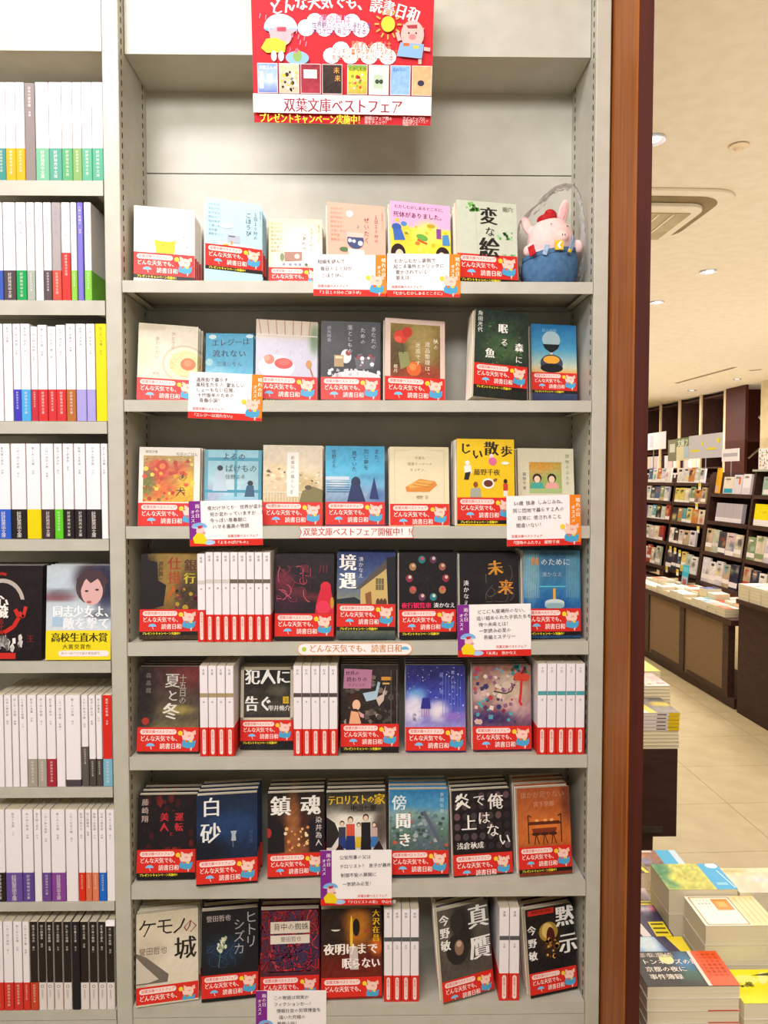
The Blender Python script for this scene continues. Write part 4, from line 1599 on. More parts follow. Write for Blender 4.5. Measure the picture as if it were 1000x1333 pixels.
WH = '#efe9ec'
SETS = [
    (3, 257, 353, 9, 719, 837, 800, '#9a948c', 'white-spined campaign paperback, {} from the dividing post in the row of nine', ['境遇', '湊'], '#4c4444', -.004),
    (4, 260, 305, 4, 867, 985, 947, '#a8946c', 'white-spined paperback with tan stripe, {} from the dividing post in the row of four', ['冬夏', '森'], '#5c5650', -.004),
    (4, 382, 440, 5, 867, 985, 949, '#54484c', 'white-spined paperback with dark stripe, {} from the framed black book, row of five', ['犯人', '井'], '#4c4646', -.004),
    (4, 700, 762, 5, 864, 982, 947, '#4aa0a8', 'white-spined paperback with turquoise stripe, {} from the pink ribbon book in the row of five', ['十日', '宮'], '#5c5650', -.004),
    (6, 500, 546, 4, 1184, 1306, 1270, '#54585c', 'white-spined paperback with grey stripe, {} from the flame-coloured book', ['夜明', '大沢'], '#4c5046', .004),
    (6, 650, 677, 2, 1182, 1304, 1267, '#54585c', 'white-spined paperback with grey stripe, {} from the tilted dark grey book', ['真贋', '今野'], '#4c5046', .004),
]
for (r, x0, x1, n, yt, yb, by, strip, lab, wd, tc_, Y) in SETS:
    zb = SZT[r] - SINK[r] + 0.0004
    if Y < 0:
        zb = SZT[r] + 0.0004
        Y = 0.0005 if r == 4 else 0.0005
    st = (x1 - x0) / n
    for i in range(n):
        sp = strip
        if r == 3:
            sp = '#cfcac4' if i < 4 else '#6c6250'
        sh = (0.0 if i else -2) if r == 3 else 0
        b_ = spine_book(x0 + i * st, x0 + (i + 1) * st - .5, yt - sh, yb - sh, zb, Y, WH, spine_print(wd, tc_, strip=sp, sz=4.4), RB, by + (-6 if (r == 3 and i == 0) else 0), band_pill())
        tag(b_, lab.format(ORD[i]), 'book', 'spine-out campaign paperbacks')

# ---------------------------------------------------------------- side bookcase, spine-out rows
W_ = '#f1ecf0'
SROW = ['top', 'second', 'third', 'fourth', 'fifth', 'sixth', 'seventh', 'lowest']
TT = ['入社一年目の教科書', '話し方の流儀', '一日一話の技術', '戦略の本質論', '風の谷の物語', '経済の読み方', '心を整える習慣', '働く人の文庫', '日本の歴史館', '星を継ぐ旅人', '夜の読書会', '数学の言葉']
AUTH = ['山田', '佐藤一', '森川', '田中', '高橋', '小川', '中野', '井上']
GRN = ['#5fae8a', '#4f9a86', '#4aa06a', '#7ba25c', '#55a583', '#4aa080']
CN = {'#5fae8a': 'green', '#4f9a86': 'green', '#4aa06a': 'green', '#7ba25c': 'olive green', '#55a583': 'green', '#4aa080': 'green'}
ROWSL = [
    (0, 107, 234, 193, 0, [(-18, -5, W_, '#3a8a80', 'green'), (-5, 7, W_, '#3a8a80', 'green'), (7, 20, W_, '#f2a618', 'orange'), (20, 32, W_, '#f2a618', 'orange'), (32, 46, '#857b76', None, 'dark grey full'), (46, 63.5, W_, '#6fb08a', 'green'), (63.5, 80, W_, '#4f9a86', 'green'), (80, 94, W_, '#52a068', 'green'), (94, 106, W_, '#7ba25c', 'olive green'), (106, 119.5, W_, '#55a583', 'green'), (119.5, 134, W_, '#4aa080', 'green')]),
    (1, 263.5, 390.5, 352, 1.2, [(-12, 3.5, W_, '#3858b0', 'blue'), (4, 20, W_, '#4c4044', 'near-black'), (20.5, 34, W_, '#0f9a4f', 'emerald'), (34.5, 45, W_, '#a3aaa0', 'grey'), (45.5, 56, W_, None, 'no'), (56.5, 67, W_, '#54464a', 'charcoal'), (67.5, 79.5, '#a49c9c', '#d04a38', 'red, grey photo spine'), (80, 91.5, W_, '#d8302a', 'tall red'), (92, 100, W_, '#86c040', 'lime'), (100.5, 108.5, '#756cc4', None, 'violet full'), (109.5, 119, W_, '#7cc43c', 'bright lime')]),
    (2, 421.5, 547.5, 507, 0, [(-9, 4, W_, None, 'no'), (4.5, 16.5, W_, None, 'no'), (17, 27, W_, '#3f3ab8', 'royal blue'), (27, 39.5, W_, '#4aa8e2', 'sky blue'), (40, 49, W_, '#c03040', 'crimson'), (49, 61.5, W_, '#d22f33', 'red'), (62, 73, W_, '#cc3034', 'red'), (73, 85.5, W_, '#d22f33', 'red'), (86, 98.5, W_, '#b0692e', 'brown'), (99, 112, W_, '#a79edb', 'lavender'), (112.5, 124, W_, '#a79edb', 'lavender'), (124.5, 139.3, '#ead400', None, 'bright yellow full')]),
    (3, 577.5, 701, 663, 0, [(-6, 13.5, W_, '#2a5cc4', 'blue'), (14.5, 34, W_, '#231c1c', 'black'), (34.5, 53, W_, '#e4d000', 'yellow'), (53.5, 70, W_, '#3c2c2c', 'dark brown'), (70.5, 81.5, W_, '#5cc81e', 'bright green'), (82, 96, W_, '#231c1c', 'black'), (96.5, 111.5, W_, '#231c1c', 'black'), (112, 131, W_, '#231c1c', 'black'), (131.5, 140.5, W_, None, 'no')]),
    (5, 905, 1025, 988, 0, [(-8, 5, W_, None, 'no'), (5.5, 15, W_, None, 'no'), (15.5, 24.5, W_, None, 'no'), (25, 35, W_, None, 'no'), (35.5, 48, W_, '#a49e90', 'stone grey'), (48.5, 60, W_, '#aca496', 'stone grey'), (60.5, 72.5, W_, '#a8283a', 'wine red'), (73, 84.5, W_, None, 'no'), (85, 105, W_, '#4a4248', 'short dark'), (106, 115, W_, '#5d5550', 'grey-brown'), (115.5, 124.5, W_, '#4c4442', 'dark grey'), (125, 133, W_, '#4c4442', 'dark grey'), (133.5, 146, '#d8281f', '#7ab4cc', 'pale blue, red spine')]),
    (6, 1054, 1174, 1136, 0, [(-8, 6.5, W_, '#232020', 'black'), (7, 28.5, W_, '#6a4e9e', 'violet'), (29, 43.5, W_, '#5c4494', 'violet'), (44, 54, W_, None, 'no'), (54.5, 66, W_, '#6a4492', 'violet'), (66.5, 85, W_, '#86449a', 'purple'), (85.5, 101.5, W_, None, 'no'), (102, 110.5, W_, '#dc2c1c', 'red'), (111, 119, W_, '#dc7450', 'salmon'), (119.5, 128, W_, '#e0805c', 'salmon'), (128.5, 138, W_, '#1068cc', 'bright blue'), (138.5, 149.5, W_, None, 'no')]),
    (7, 1200, 1316, 1279, 0, [(-9, 4, W_, '#d4342a', 'red'), (4.5, 17, W_, '#d4342a', 'red'), (17.5, 29, W_, '#d4342a', 'red'), (29.5, 38.5, W_, '#d4342a', 'red'), (39, 49.5, '#231c1c', '#c84426', 'red-orange, black spine'), (50, 60, '#231c1c', '#e4dcd8', 'white, black spine'), (60.5, 69.5, '#231c1c', '#e4dcd8', 'white, black spine'), (70.5, 81.5, '#231c1c', '#e4dcd8', 'white, black spine'), (82.5, 93, '#231c1c', '#e4dcd8', 'white, black spine'), (93.5, 104, '#1c1a20', None, 'black full'), (104.5, 115.5, '#231c1c', '#e4dcd8', 'white, black spine'), (116.5, 127, '#231c1c', '#e4dcd8', 'white, black spine'), (128, 138, '#231c1c', '#e4dcd8', 'white, black spine'), (138.5, 149, '#231c1c', '#e4dcd8', 'white, black spine')]),
]
for (ri, yt, yb, by, roll, items) in ROWSL:
    zb = LZT[ri] + 0.0006
    N = len(items)
    for i, (x0, x1, body, bc, nm) in enumerate(items):
        dark = sum(hx(body)) < 330
        full = bc is None and body != W_
        tcol = '#e8e0dc' if dark or body in ('#756cc4', '#857b76', '#d8281f') else ('#6a5c10' if body == '#ead400' else ('#8c84b0' if ri < 2 else '#6c646c'))
        title = TT[(i * 5 + ri * 3) % len(TT)]
        au = AUTH[(i + ri * 2) % len(AUTH)]
        byy = by
        if nm == 'tall red':
            byy = 329
        if nm == 'short dark':
            byy = 1015
        if nm == 'grey-brown':
            byy = 972
        ytt = yt
        if ri == 2 and nm in ('crimson', 'red'):
            ytt = yt + (3.5 if i % 2 == 0 else 1.5)
        if nm == 'dark grey full':
            ytt = yt + 1
        Y = 0.0015
        ba = None
        if bc and nm != 'short dark':
            bd = sum(hx(bc)) > 560
            ba = band_words('好評発売中文庫', '#5a504c' if bd else '#e8e0d8') if nm not in ('yellow', 'lavender') else None
            if bd and nm.startswith('white'):
                def ba(c, q=None):
                    c.ell(c.W / 2, 6, 2.6, 2.6, '#6a5c4c', 14)
                    c.layer += 1
                    c.ell(c.W / 2, 6, 1.9, 1.9, '#e4dcd8', 14)
                    c.text(c.W * .36, 11, '好評発売中', c.W * .26, '#8a8078', 'v')
        sa = spine_print([title[:6 if full else 7], au], tcol, sz=4.3 if ri else 4.6)
        b_ = spine_book(x0 + .2, x1 - .2, ytt, yb, zb, Y, body, sa, bc, byy, ba, roll=0, front=('#efeae6' if not full else body))
        k = N - 1 - i
        if full:
            lab = nm.replace(' full', '') + ' paperback spine, ' + ORD[k] + ' from the dividing post, ' + SROW[ri] + ' shelf, side bookcase'
        elif bc is None:
            lab = 'all-white paperback spine, ' + ORD[k] + ' from the dividing post, ' + SROW[ri] + ' shelf, side bookcase'
        else:
            lab = 'white paperback with ' + nm + ' band' + ', ' + ORD[k] + ' from the post, side bookcase, ' + SROW[ri] + ' shelf'
            if 'spine' in nm:
                lab = 'paperback with ' + nm.split(',')[0] + ' band and' + nm.split(',')[1] + ', ' + ORD[k] + ' from the post, side bookcase, ' + SROW[ri] + ' shelf'
        tag(b_, lab, 'book', 'books on the ' + SROW[ri] + ' shelf of the side bookcase')

# two face-out books in the side bookcase
for (xl, xr, yt, art, nm, spc, bnd) in ((-34, 55, 737, c_heart, 'black paperback with a white and red heart drawing', '#1c1214', False), (59, 145, 737, c_dousei, 'paperback with a close-up girl\'s face and yellow band', '#c8ccd4', True)):
    zb = LZT[4] + 0.0006
    th = math.radians(5)
    Yb = 0.001
    h = .145
    for _ in range(5):
        h = (at((xl + xr) / 2, yt, Yb + h * math.sin(th)).z - zb) / math.cos(th)
    w_ = at(xr, 800, Yb + .006).x - at(xl, 800, Yb + .006).x - .002
    b_ = book(w_, h, T0, spine=spc, fart=art)
    b_.location = (at((xl + xr) / 2, 800, Yb + .006).x, Yb + .001, zb + T0 * math.sin(th))
    b_.rotation_euler = (-th, 0, 0)
    if bnd:
        g_ = G()
        hb = 0.046
        u_prism(g_, w_, T0, 0, hb, 0.0003, ('#ecd81c',) * 3)
        k = w_ / 100
        b_naoki(Canvas(g_, (-w_ / 2, -0.0003, hb), (1, 0, 0), (0, 0, -1), (0, -1, 0), k, 100, hb / k))
        g_.build('paper_band', M_PRINT, b_)
    tag(b_, nm + ', face-out on the side bookcase', 'book', 'face-out books on the side bookcase')
    for k in (1, 2, 3):
        c_ = dup(b_)
        c_.location.y += k * (T0 + .0015) / math.cos(th)
        tag(c_, 'copy behind the ' + nm, 'book', 'copies behind the ' + nm)

# small white tab above the black-spined books
o = bx('label_tab', (at(138, 1200, 0).x, -0.002, at(140, 1205, 0).z), (at(149.5, 1200, 0).x, 0.0012, at(140, 1198, 0).z), M_CARD)
tag(o, 'small white tab above the last black-spined book', 'label')


# ---------------------------------------------------------------- handwritten recommendation cards
def card(x0, y0, x1, y1, rot, kind, lines, title, label, Y=-0.0016, foot='#d8281f'):
    """x0,y0 top-left px .. x1,y1 bottom-right px; kind 'sun' (orange bar on the far side) or 'rain' (purple bar near the post)"""
    a, b_ = at(x0, y0, Y), at(x1, y1, Y)
    Wd, Hd = b_.x - a.x, a.z - b_.z
    rr_ = math.radians(rot)
    Wd, Hd = Wd * math.cos(rr_) - Hd * abs(math.sin(rr_)) * 0, Hd - Wd * abs(math.sin(rr_)) * .8
    g_ = G()
    g_.box((-Wd / 2, 0, -Hd / 2), (Wd / 2, 0.0008, Hd / 2), '#f6f1f0')
    k = Wd / 100
    H = Hd / k
    c = Canvas(g_, (-Wd / 2, 0, Hd / 2), (1, 0, 0), (0, 0, -1), (0, -1, 0), k, 100, H, 0.00004)
    c.rect(0, H - 9, 100, H, foot)
    if kind == 'sun':
        c.rect(85, 0, 100, H - 4, '#ee8418')
        c.text(93, 4, '晴れの日', 6.2, '#fff4e8', 'v', bold=1, pitch=6.4)
        c.text(87, 14, 'オススメ', 5.6, '#fff4e8', 'v', bold=1, pitch=6)
        pig(c, 87, H - 20, .85)
        xa, xb = 5, 78
    else:
        c.rect(0, 0, 16, H - 9, '#82288c')
        c.text(8.5, 4, '雨の日', 6.2, '#f6e8f4', 'v', bold=1, pitch=6.4)
        c.text(2.5, 12, 'オススメ', 5.6, '#f6e8f4', 'v', bold=1, pitch=6)
        c.ell(27, H - 5, 8, 3.4, '#a8cdf0')
        pig(c, 15, H - 21, .95, True)
        xa, xb = 22, 96
    c.text(52 if kind == 'rain' else 6, H - 15.5, '双葉文庫ベストフェア', 4.2, '#e04848', bold=1)
    c.text(36 if kind == 'rain' else 6, H - 7.4, title, 5.2, '#fbe8e2', bold=1)
    n = len(lines)
    rr = random.Random(hash(label) % 1000 if False else len(label))
    for i, t in enumerate(lines):
        s = 6.3
        c.text(xa + rr.uniform(0, 5) + i * 2.0, 7 + i * (H - 28) / max(1, n), t, s, '#4a444c', rot=-1.5, pitch=s * 1.0)
    o_ = g_.build('message_card', M_CARD)
    o_.location = ((a.x + b_.x) / 2, Y, (a.z + b_.z) / 2)
    o_.rotation_euler = (0, math.radians(rot), 0)
    return tag(o_, label, 'card', 'handwritten recommendation cards')


card(408, 331, 503, 386, 0.5, 'sun', ['短編を読んで', '毎日の１０分が', 'ごほうびに'], '『１日１０分のごほうび』', 'handwritten card with orange side strip below the salmon pink book', Y=-0.004)
card(504, 330, 599, 387, 0.3, 'sun', ['むかしむかし裏側で', '起こる事件とトリックに', '驚かされていく', '答えは'], '『むかしむかしあるところに』', 'handwritten card with orange side strip below the pink and yellow book', Y=-0.0022)
card(245, 484, 342, 548, 2.5, 'sun', ['温泉街で暮らす', '高校生たちの 愛おしい', 'しょーもない日常。', '十代後半のための', '青春小説！'], '『エレジーは流れない』', 'tilted handwritten card with orange strip in front of the bright blue book')
card(246, 651, 342, 711, -1.0, 'rain', ['夜だけひとり“世界が変わる”と', '何か変わっていますか…？', '今っぽい思春期に', 'ハマる最高の物語'], '『よるのばけもの』', 'handwritten card with purple strip on the third shelf')
card(660, 644, 756, 711, -1.2, 'sun', ['50歳 独身 しみじみね。', '同じ団地で暮らす２人の', '日常に 癒されること', '間違いない！'], '『団地のふたり』 藤野千夜', 'handwritten card with orange strip covering the two-girls book')
card(596, 786, 691, 855, -1.0, 'rain', ['どこにも居場所のない、', '追い詰められた子供たちを', '待つ未来とは！', '一気読み必至の', '長編ミステリー'], '『未来』 湊かなえ', 'handwritten card with purple strip below the slanted golden characters')
card(417, 1107, 510, 1178, -0.2, 'rain', ['公安刑事の父は', 'テロリスト？ 息子が暴走！？', '制御不能の展開に', '一気読み必至！'], '『テロリストの家』 中山七里', 'handwritten card with purple strip under the family book')
card(333, 1290, 425, 1356, 0.3, 'rain', ['この物語は現実か', 'フィクションか—！', '情報社会の犯罪捜査を', '描いた究極の', '警察小説！'], '『背中の蜘蛛』 誉田哲也', 'handwritten card with purple strip at the lowest shelf lip')


def strip_sign(x0, y0, x1, y1, txt, edge, tcol, pointed, label):
    Y = -0.0009
    a, b_ = at(x0, (y0 + y1) / 2, Y), at(x1, (y0 + y1) / 2, Y)
    zt, zb = at((x0 + x1) / 2, y0, Y).z, at((x0 + x1) / 2, y1, Y).z
    Wd, Hd = b_.x - a.x, zt - zb
    g_ = G()
    k = Wd / 100
    H = Hd / k
    if pointed:
        pts = [(0, 0), (100, 0), (98, H / 2), (100, H), (0, H), (2, H / 2)]
    else:
        pts = []
        for i in range(9):
            q = -PI / 2 + PI * i / 8
            pts.append((100 - H / 2 + H / 2 * math.cos(q), H / 2 + H / 2 * math.sin(q)))
        for i in range(9):
            q = PI / 2 + PI * i / 8
            pts.append((H / 2 + H / 2 * math.cos(q), H / 2 + H / 2 * math.sin(q)))
    n = len(pts)
    f = [(-Wd / 2 + u * k, 0.0, Hd / 2 - v * k) for u, v in pts]
    bb = [(x, 0.0006, z) for x, _, z in f]
    for i in range(n):
        j = (i + 1) % n
        g_.face([f[i], f[j], bb[j], bb[i]], edge)
    g_.face(list(reversed(f)), edge)
    g_.face(bb, edge)
    c = Canvas(g_, (-Wd / 2, 0, Hd / 2), (1, 0, 0), (0, 0, -1), (0, -1, 0), k, 100, H, 0.00004)
    cx, cy = 50, H / 2
    c.poly([(cx + (u - cx) * .985, cy + (v - cy) * .88) for u, v in reversed(pts)], '#f8f0ee')
    if pointed:
        c.text(3.5, H * .12, txt, 7.6, tcol, bold=1, pitch=6.5)
    else:
        c.text(10, H * .1, txt, 7.4, tcol, bold=1, pitch=6.75)
        c.ell(6, H / 2, 2, 2, '#b8d03c')
        c.ell(93.5, H * .55, 3.6, 2.8, '#6cb4d8', 12, 0, 180)
    o_ = g_.build('shelf_sign', M_CARD)
    o_.location = ((a.x + b_.x) / 2, Y, (zt + zb) / 2)
    return tag(o_, label, 'sign')


strip_sign(389, 684.5, 539, 701, '双葉文庫ベストフェア開催中！！', '#e0584c', '#c8483c', True, 'long white strip sign with red edge on the third shelf lip')
strip_sign(387, 837, 537, 853, 'どんな天気でも、読書日和', '#e8a070', '#d0843c', False, 'rounded white strip sign with orange lettering on the fourth shelf lip')


# ---------------------------------------------------------------- hanging poster
def poster():
    Yt, Yb = -0.034, 0.010
    bl, br = at(331, 158, Yb), at(560.5, 165, Yb)
    tl, tr = at(328, -30, Yt), at(564, -28, Yt)
    Wd = (br - bl).length
    cbot = (bl + br) / 2
    ctop = (tl + tr) / 2
    Hd = (ctop - cbot).length
    g_ = G()
    g_.box((-Wd / 2, 0, 0), (Wd / 2, 0.0012, Hd), '#e9e4e0')
    k = Wd / 100
    H = Hd / k
    c = Canvas(g_, (-Wd / 2, 0, Hd), (1, 0, 0), (0, 0, -1), (0, -1, 0), k, 100, H, 0.00004)
    c.rect(0, 0, 100, H, '#cc1f2b')
    B = H
    def Y(px):           # photograph row -> canvas row
        return H - (161.5 - px) / 191.0 * H
    for i, ch in enumerate('どんな天気でも、読書日和'):
        t = i / 11
        x = 9 + t * 78
        y = Y(9) - 3.0 + 26 * ((t - .5) ** 2) * .75
        c.text(x, y - 4.2, ch, 7.9, '#fbf3ee', bold=2, rot=-20 + 40 * t, sx=.86)
    # clouds
    def cloud(x0, x1, ya, yb):
        cy = (ya + yb) / 2
        for i in range(7):
            t = i / 6
            c.ell(x0 + (x1 - x0) * (.08 + .84 * t), cy + (-1 if i % 2 else 1) * (yb - ya) * .13, (x1 - x0) * .13, (yb - ya) * .34, '#fbf6f4', 14)
    cloud(27, 63, Y(15), Y(47))
    cloud(41, 78, Y(51), Y(82))
    c.text(37, Y(17), '雨の日は', 4.4, '#d884a8', bold=1)
    c.text(33, Y(26.5), '世界観にどっぷり浸れる本', 3.5, '#7a4a90', bold=0, pitch=2.75)
    c.text(33, Y(34.5), 'ボロボロに号泣できる本', 3.5, '#7a4a90', bold=0, pitch=2.75)
    c.text(55, Y(50), '晴れの日は', 4.4, '#e08a6c', bold=1)
    c.text(44, Y(60), 'スッキリ爽快な気分になれる本', 3.4, '#d8703c', bold=0, pitch=2.65)
    c.text(44, Y(68), 'お出かけのおともにしたい本', 3.4, '#d8703c', bold=0, pitch=2.65)
    # rainy pig
    for i in range(18):
        x, y = 5 + (i * 7.3) % 26, Y(18 + (i * 11) % 42)
        c.line([(x, y), (x - .5, y + 2.4)], .5, '#e88aa0')
    c.ell(16, Y(37), 9.2, 7, '#cfdce8', 16, 0, 180)
    c.ell(16, Y(37), 9.2, 2.4, '#7cb0e0', 14, 180, 360)
    c.ell(16, Y(47), 6, 5, '#e6adb2')
    c.poly([(21, Y(38)), (25, Y(39)), (21, Y(45))], '#e6adb2')
    c.ell(17.5, Y(49), 2, 1.5, '#eaa8b0')
    c.poly([(9, Y(37)), (14, Y(43)), (10, Y(46))], '#e6adb2')
    c.poly([(14, Y(36)), (19, Y(35)), (19, Y(41)), (14, Y(41))], '#d0485c')
    c.poly([(8, Y(51)), (13, Y(49)), (19, Y(55)), (18, Y(68)), (8, Y(69)), (5, Y(63))], '#f0d23a')
    c.ell(12, Y(73), 1.6, 2.6, '#f6dce0')
    c.ell(16, Y(73), 1.6, 2.6, '#f6dce0')
    c.ell(25, Y(75), 6.5, 3.4, '#8cb8e0')
    c.ell(25, Y(72), 2.4, 3, '#8cae58')
    c.text(20, Y(58), '♪', 4, '#e87ab0')
    c.text(23, Y(60), '♫', 4, '#e87ab0')
    # sun and sunny pig
    for i in range(12):
        a = i * PI / 6
        c.line([(75 + 5 * math.cos(a), Y(29) + 5 * math.sin(a)), (75 + 7.4 * math.cos(a), Y(29) + 7.4 * math.sin(a))], .8, '#f0b050')
    c.ell(75, Y(29), 3.8, 3.8, '#f4dc3c')
    c.poly([(83, Y(28)), (87, Y(33)), (84, Y(38))], '#e8b6ae')
    c.poly([(95, Y(33)), (90, Y(34)), (93, Y(41))], '#e8b6ae')
    c.ell(88.5, Y(42), 6.4, 7, '#e8b6ae')
    c.ell(88.5, Y(45), 2, 1.4, '#cf8480')
    c.ell(86.5, Y(40), .5, .6, '#5a2c2c', 8)
    c.ell(90.5, Y(40), .5, .6, '#5a2c2c', 8)
    c.poly([(85, Y(30)), (91, Y(29)), (91, Y(34)), (86, Y(34))], '#a83c44')
    c.line([(81.5, Y(50)), (80, Y(39))], 2, '#e8b6ae')
    c.poly([(82, Y(52)), (95, Y(54)), (94, Y(73)), (80, Y(70))], '#8ab4d8')
    c.rect(83.5, Y(53), 87, Y(57), '#d86a3c')
    c.rect(89, Y(56), 92, Y(60), '#e8c43c')
    c.line([(93, Y(74)), (93, Y(80))], 1.8, '#e8b6ae')
    c.line([(95, Y(60)), (98.5, Y(61))], 1.8, '#e8b6ae')
    # eight small covers
    xs = [3, 15, 27, 39, 53, 65, 77, 89]
    sw = 10.6
    minis = [([(0, '#8aa4dc'), (.6, '#b8ccee'), (1, '#6c84c0')], '#e8ecf8', '本屋さんの', []),
             ([(0, '#d8ccb0'), (1, '#c8b89c')], '#f0d020', 'テロリスト', []),
             ([(0, '#8a2230'), (1, '#a83040')], '#f0e8e4', '背中の蜘蛛', []),
             ([(0, '#3c2a20'), (1, '#2c1c18')], '#d8a040', '未来', []),
             ([(0, '#6c9a38'), (.3, '#e8d83c'), (1, '#b8a848')], '#2c3c1c', 'むかしむか', []),
             ([(0, '#d8e0d4'), (1, '#dce4d8')], '#6c8c6c', '団地', []),
             ([(0, '#88b4e4'), (1, '#94bce8')], '#3c6cb0', '流れない', []),
             ([(0, '#e0b07c'), (1, '#e4b888')], '#3c3450', '犬', [])]
    for i, (x, (st, tcl, tx, _)) in enumerate(zip(xs, minis)):
        y0, y1 = Y(83.5), Y(121.5)
        c.rect(x - .3, y0 - .3, x + sw + .3, y1 + .3, '#e8d8d4')
        ly = c.layer
        c.bg(st, n=10, nx=7, ny=10, box=(x, y0, x + sw, y1), seed=i)
        if i == 1:
            c.scat(26, (x + 1, y0 + 4, x + sw - 1, y1 - 1), .9, ['#3c342c', '#f4ecd8', '#e8c020', '#2c2420'], 3)
        if i == 2:
            c.rect(x + 1.4, y0 + 2.6, x + sw - 1.8, y0 + 7, '#e8dcd8')
        if i == 3:
            c.text(x + 6, y0 + 1, '未', 3.4, tcl, bold=1)
            c.text(x + 6.6, y0 + 5, '来', 3.4, tcl, bold=1)
        if i == 4:
            c.scat(20, (x + 1, y0 + 4, x + sw - 1, y1 - 1), .9, ['#c8482c', '#f4e84c', '#7aa040', '#f0d0b0'], 6)
        if i == 5:
            c.rect(x + 2.4, y0 + 4.6, x + sw - 3, y1 - 3, '#b8ccb0')
            c.ell(x + 4.4, y0 + 8, 1.2, 1.2, '#3c4438', 8)
            c.ell(x + 6.6, y0 + 8, 1.2, 1.2, '#3c4438', 8)
        if i == 7:
            c.ell(x + 4.8, y0 + 8.4, 1.9, 1.5, '#34304c')
        if i == 0:
            c.rect(x + 1, y0 + 4, x + 3, y1 - 2, '#e8f0fa')
            c.rect(x + 5, y0 + 5, x + 8, y1 - 5, '#d4e0f4')
        if i not in (3, 2, 5, 7):
            c.text(x + .7, y0 + .8, tx, 2.1, tcl, bold=1, pitch=1.95)
    c.rect(0, Y(123.5), 100, Y(149), '#f3ecec')
    c.text(17, Y(127.5), '双葉文庫ベストフェア', 7.8, '#9c1f34', bold=1, pitch=6.7)
    c.text(3.2, Y(149.6), 'プレゼントキャンペーン実施中！', 5.1, '#f2e23a', bold=2, pitch=3.95)
    c.text(62.5, Y(151), '詳細はフェア用の', 2.3, '#f6e4e0', pitch=1.95)
    c.text(62.5, Y(156.5), '帯をチェック！', 2.3, '#f6e4e0', pitch=1.95)
    c.text(84, Y(150.6), 'ラインナップは', 2.0, '#f6e4e0', pitch=1.8)
    c.text(84, Y(154.6), '双葉文庫ベストフェア', 2.0, '#f6e4e0', pitch=1.45)
    c.text(84, Y(158.6), '特設サイト', 2.0, '#f6e4e0', pitch=1.8)
    o_ = g_.build('poster', M_CARD)
    zax = (ctop - cbot).normalized()
    xax = (br - bl).normalized()
    yax = zax.cross(xax).normalized()
    xax = yax.cross(zax).normalized()
    o_.matrix_world = Matrix.Translation(cbot) @ Matrix((xax, yax, zax)).transposed().to_4x4()
    tag(o_, 'red campaign poster with pigs, clouds and eight small book covers above the top shelf', 'poster')


poster()

# ---------------------------------------------------------------- plush pig in a clear bag
def blob(name, parts, mat, parent=None, voxel=0.0016, sub=None, smooth_it=4):
    """one continuous rounded body out of overlapping ellipsoids (centre, radii, euler degrees)"""
    bm = bmesh.new()
    for (cc, rr, eu) in parts:
        M = Matrix.Translation(Vector(cc)) @ Euler([math.radians(q) for q in eu]).to_matrix().to_4x4() @ Matrix.Diagonal((*rr, 1))
        bmesh.ops.create_uvsphere(bm, u_segments=24, v_segments=16, radius=1, matrix=M)
    me = bpy.data.meshes.new(name)
    bm.to_mesh(me)
    bm.free()
    o_ = bpy.data.objects.new(name, me)
    COL.objects.link(o_)
    md = o_.modifiers.new('remesh', 'REMESH')
    md.mode = 'VOXEL'
    md.voxel_size = voxel
    md.use_smooth_shade = True
    sm = o_.modifiers.new('smooth', 'SMOOTH')
    sm.iterations = smooth_it
    dg = bpy.context.evaluated_depsgraph_get()
    m2 = bpy.data.meshes.new_from_object(o_.evaluated_get(dg))
    m2.name = name
    o_.modifiers.clear()
    o_.data = m2
    m2.materials.clear()
    m2.materials.append(mat)
    m2.polygons.foreach_set('use_smooth', [True] * len(m2.polygons))
    if parent:
        o_.parent = parent
    return o_


YP = 0.055
pc = at(721, 364, YP)
zt0 = SZT[0] - SINK[0] + .0016
pl = tag(empty('plush_pig', (pc.x - .0060, YP + 0.004, zt0)), 'pink plush pig in blue denim overalls and red cap on the top shelf', 'plush toy')
pl.scale = (1.02, 1, 1.12)
# local metres, z from the shelf board (14 mm lies behind the lip)
blob('body', [((0.002, 0.004, 0.074), (0.037, 0.034, 0.036), (0, 8, 0)), ((0.0, 0.006, 0.040), (0.040, 0.036, 0.036), (0, 0, 0)),
              ((-0.036, 0.006, 0.100), (0.0075, 0.005, 0.015), (0, -24, 0)), ((0.022, 0.006, 0.118), (0.0085, 0.006, 0.021), (0, 14, 0)),
              ((0.036, -0.006, 0.066), (0.012, 0.009, 0.009), (0, 0, 0)), ((0.042, -0.010, 0.066), (0.0085, 0.0085, 0.010), (0, 0, 0)),
              ((-0.034, -0.006, 0.060), (0.010, 0.008, 0.009), (0, 20, 0)),
              ((0.014, -0.026, 0.076), (0.010, 0.006, 0.0075), (0, 0, 0))], M_PLUSH, pl, 0.0022)
blob('ear_lining', [((0.0215, 0.001, 0.119), (0.0052, 0.0022, 0.015), (0, 14, 0))], noisy('ear_pink', '#e8a8a8', '#f0b8b4', (1, 1, 1), 200, .95, .1, .3), pl, 0.0012)
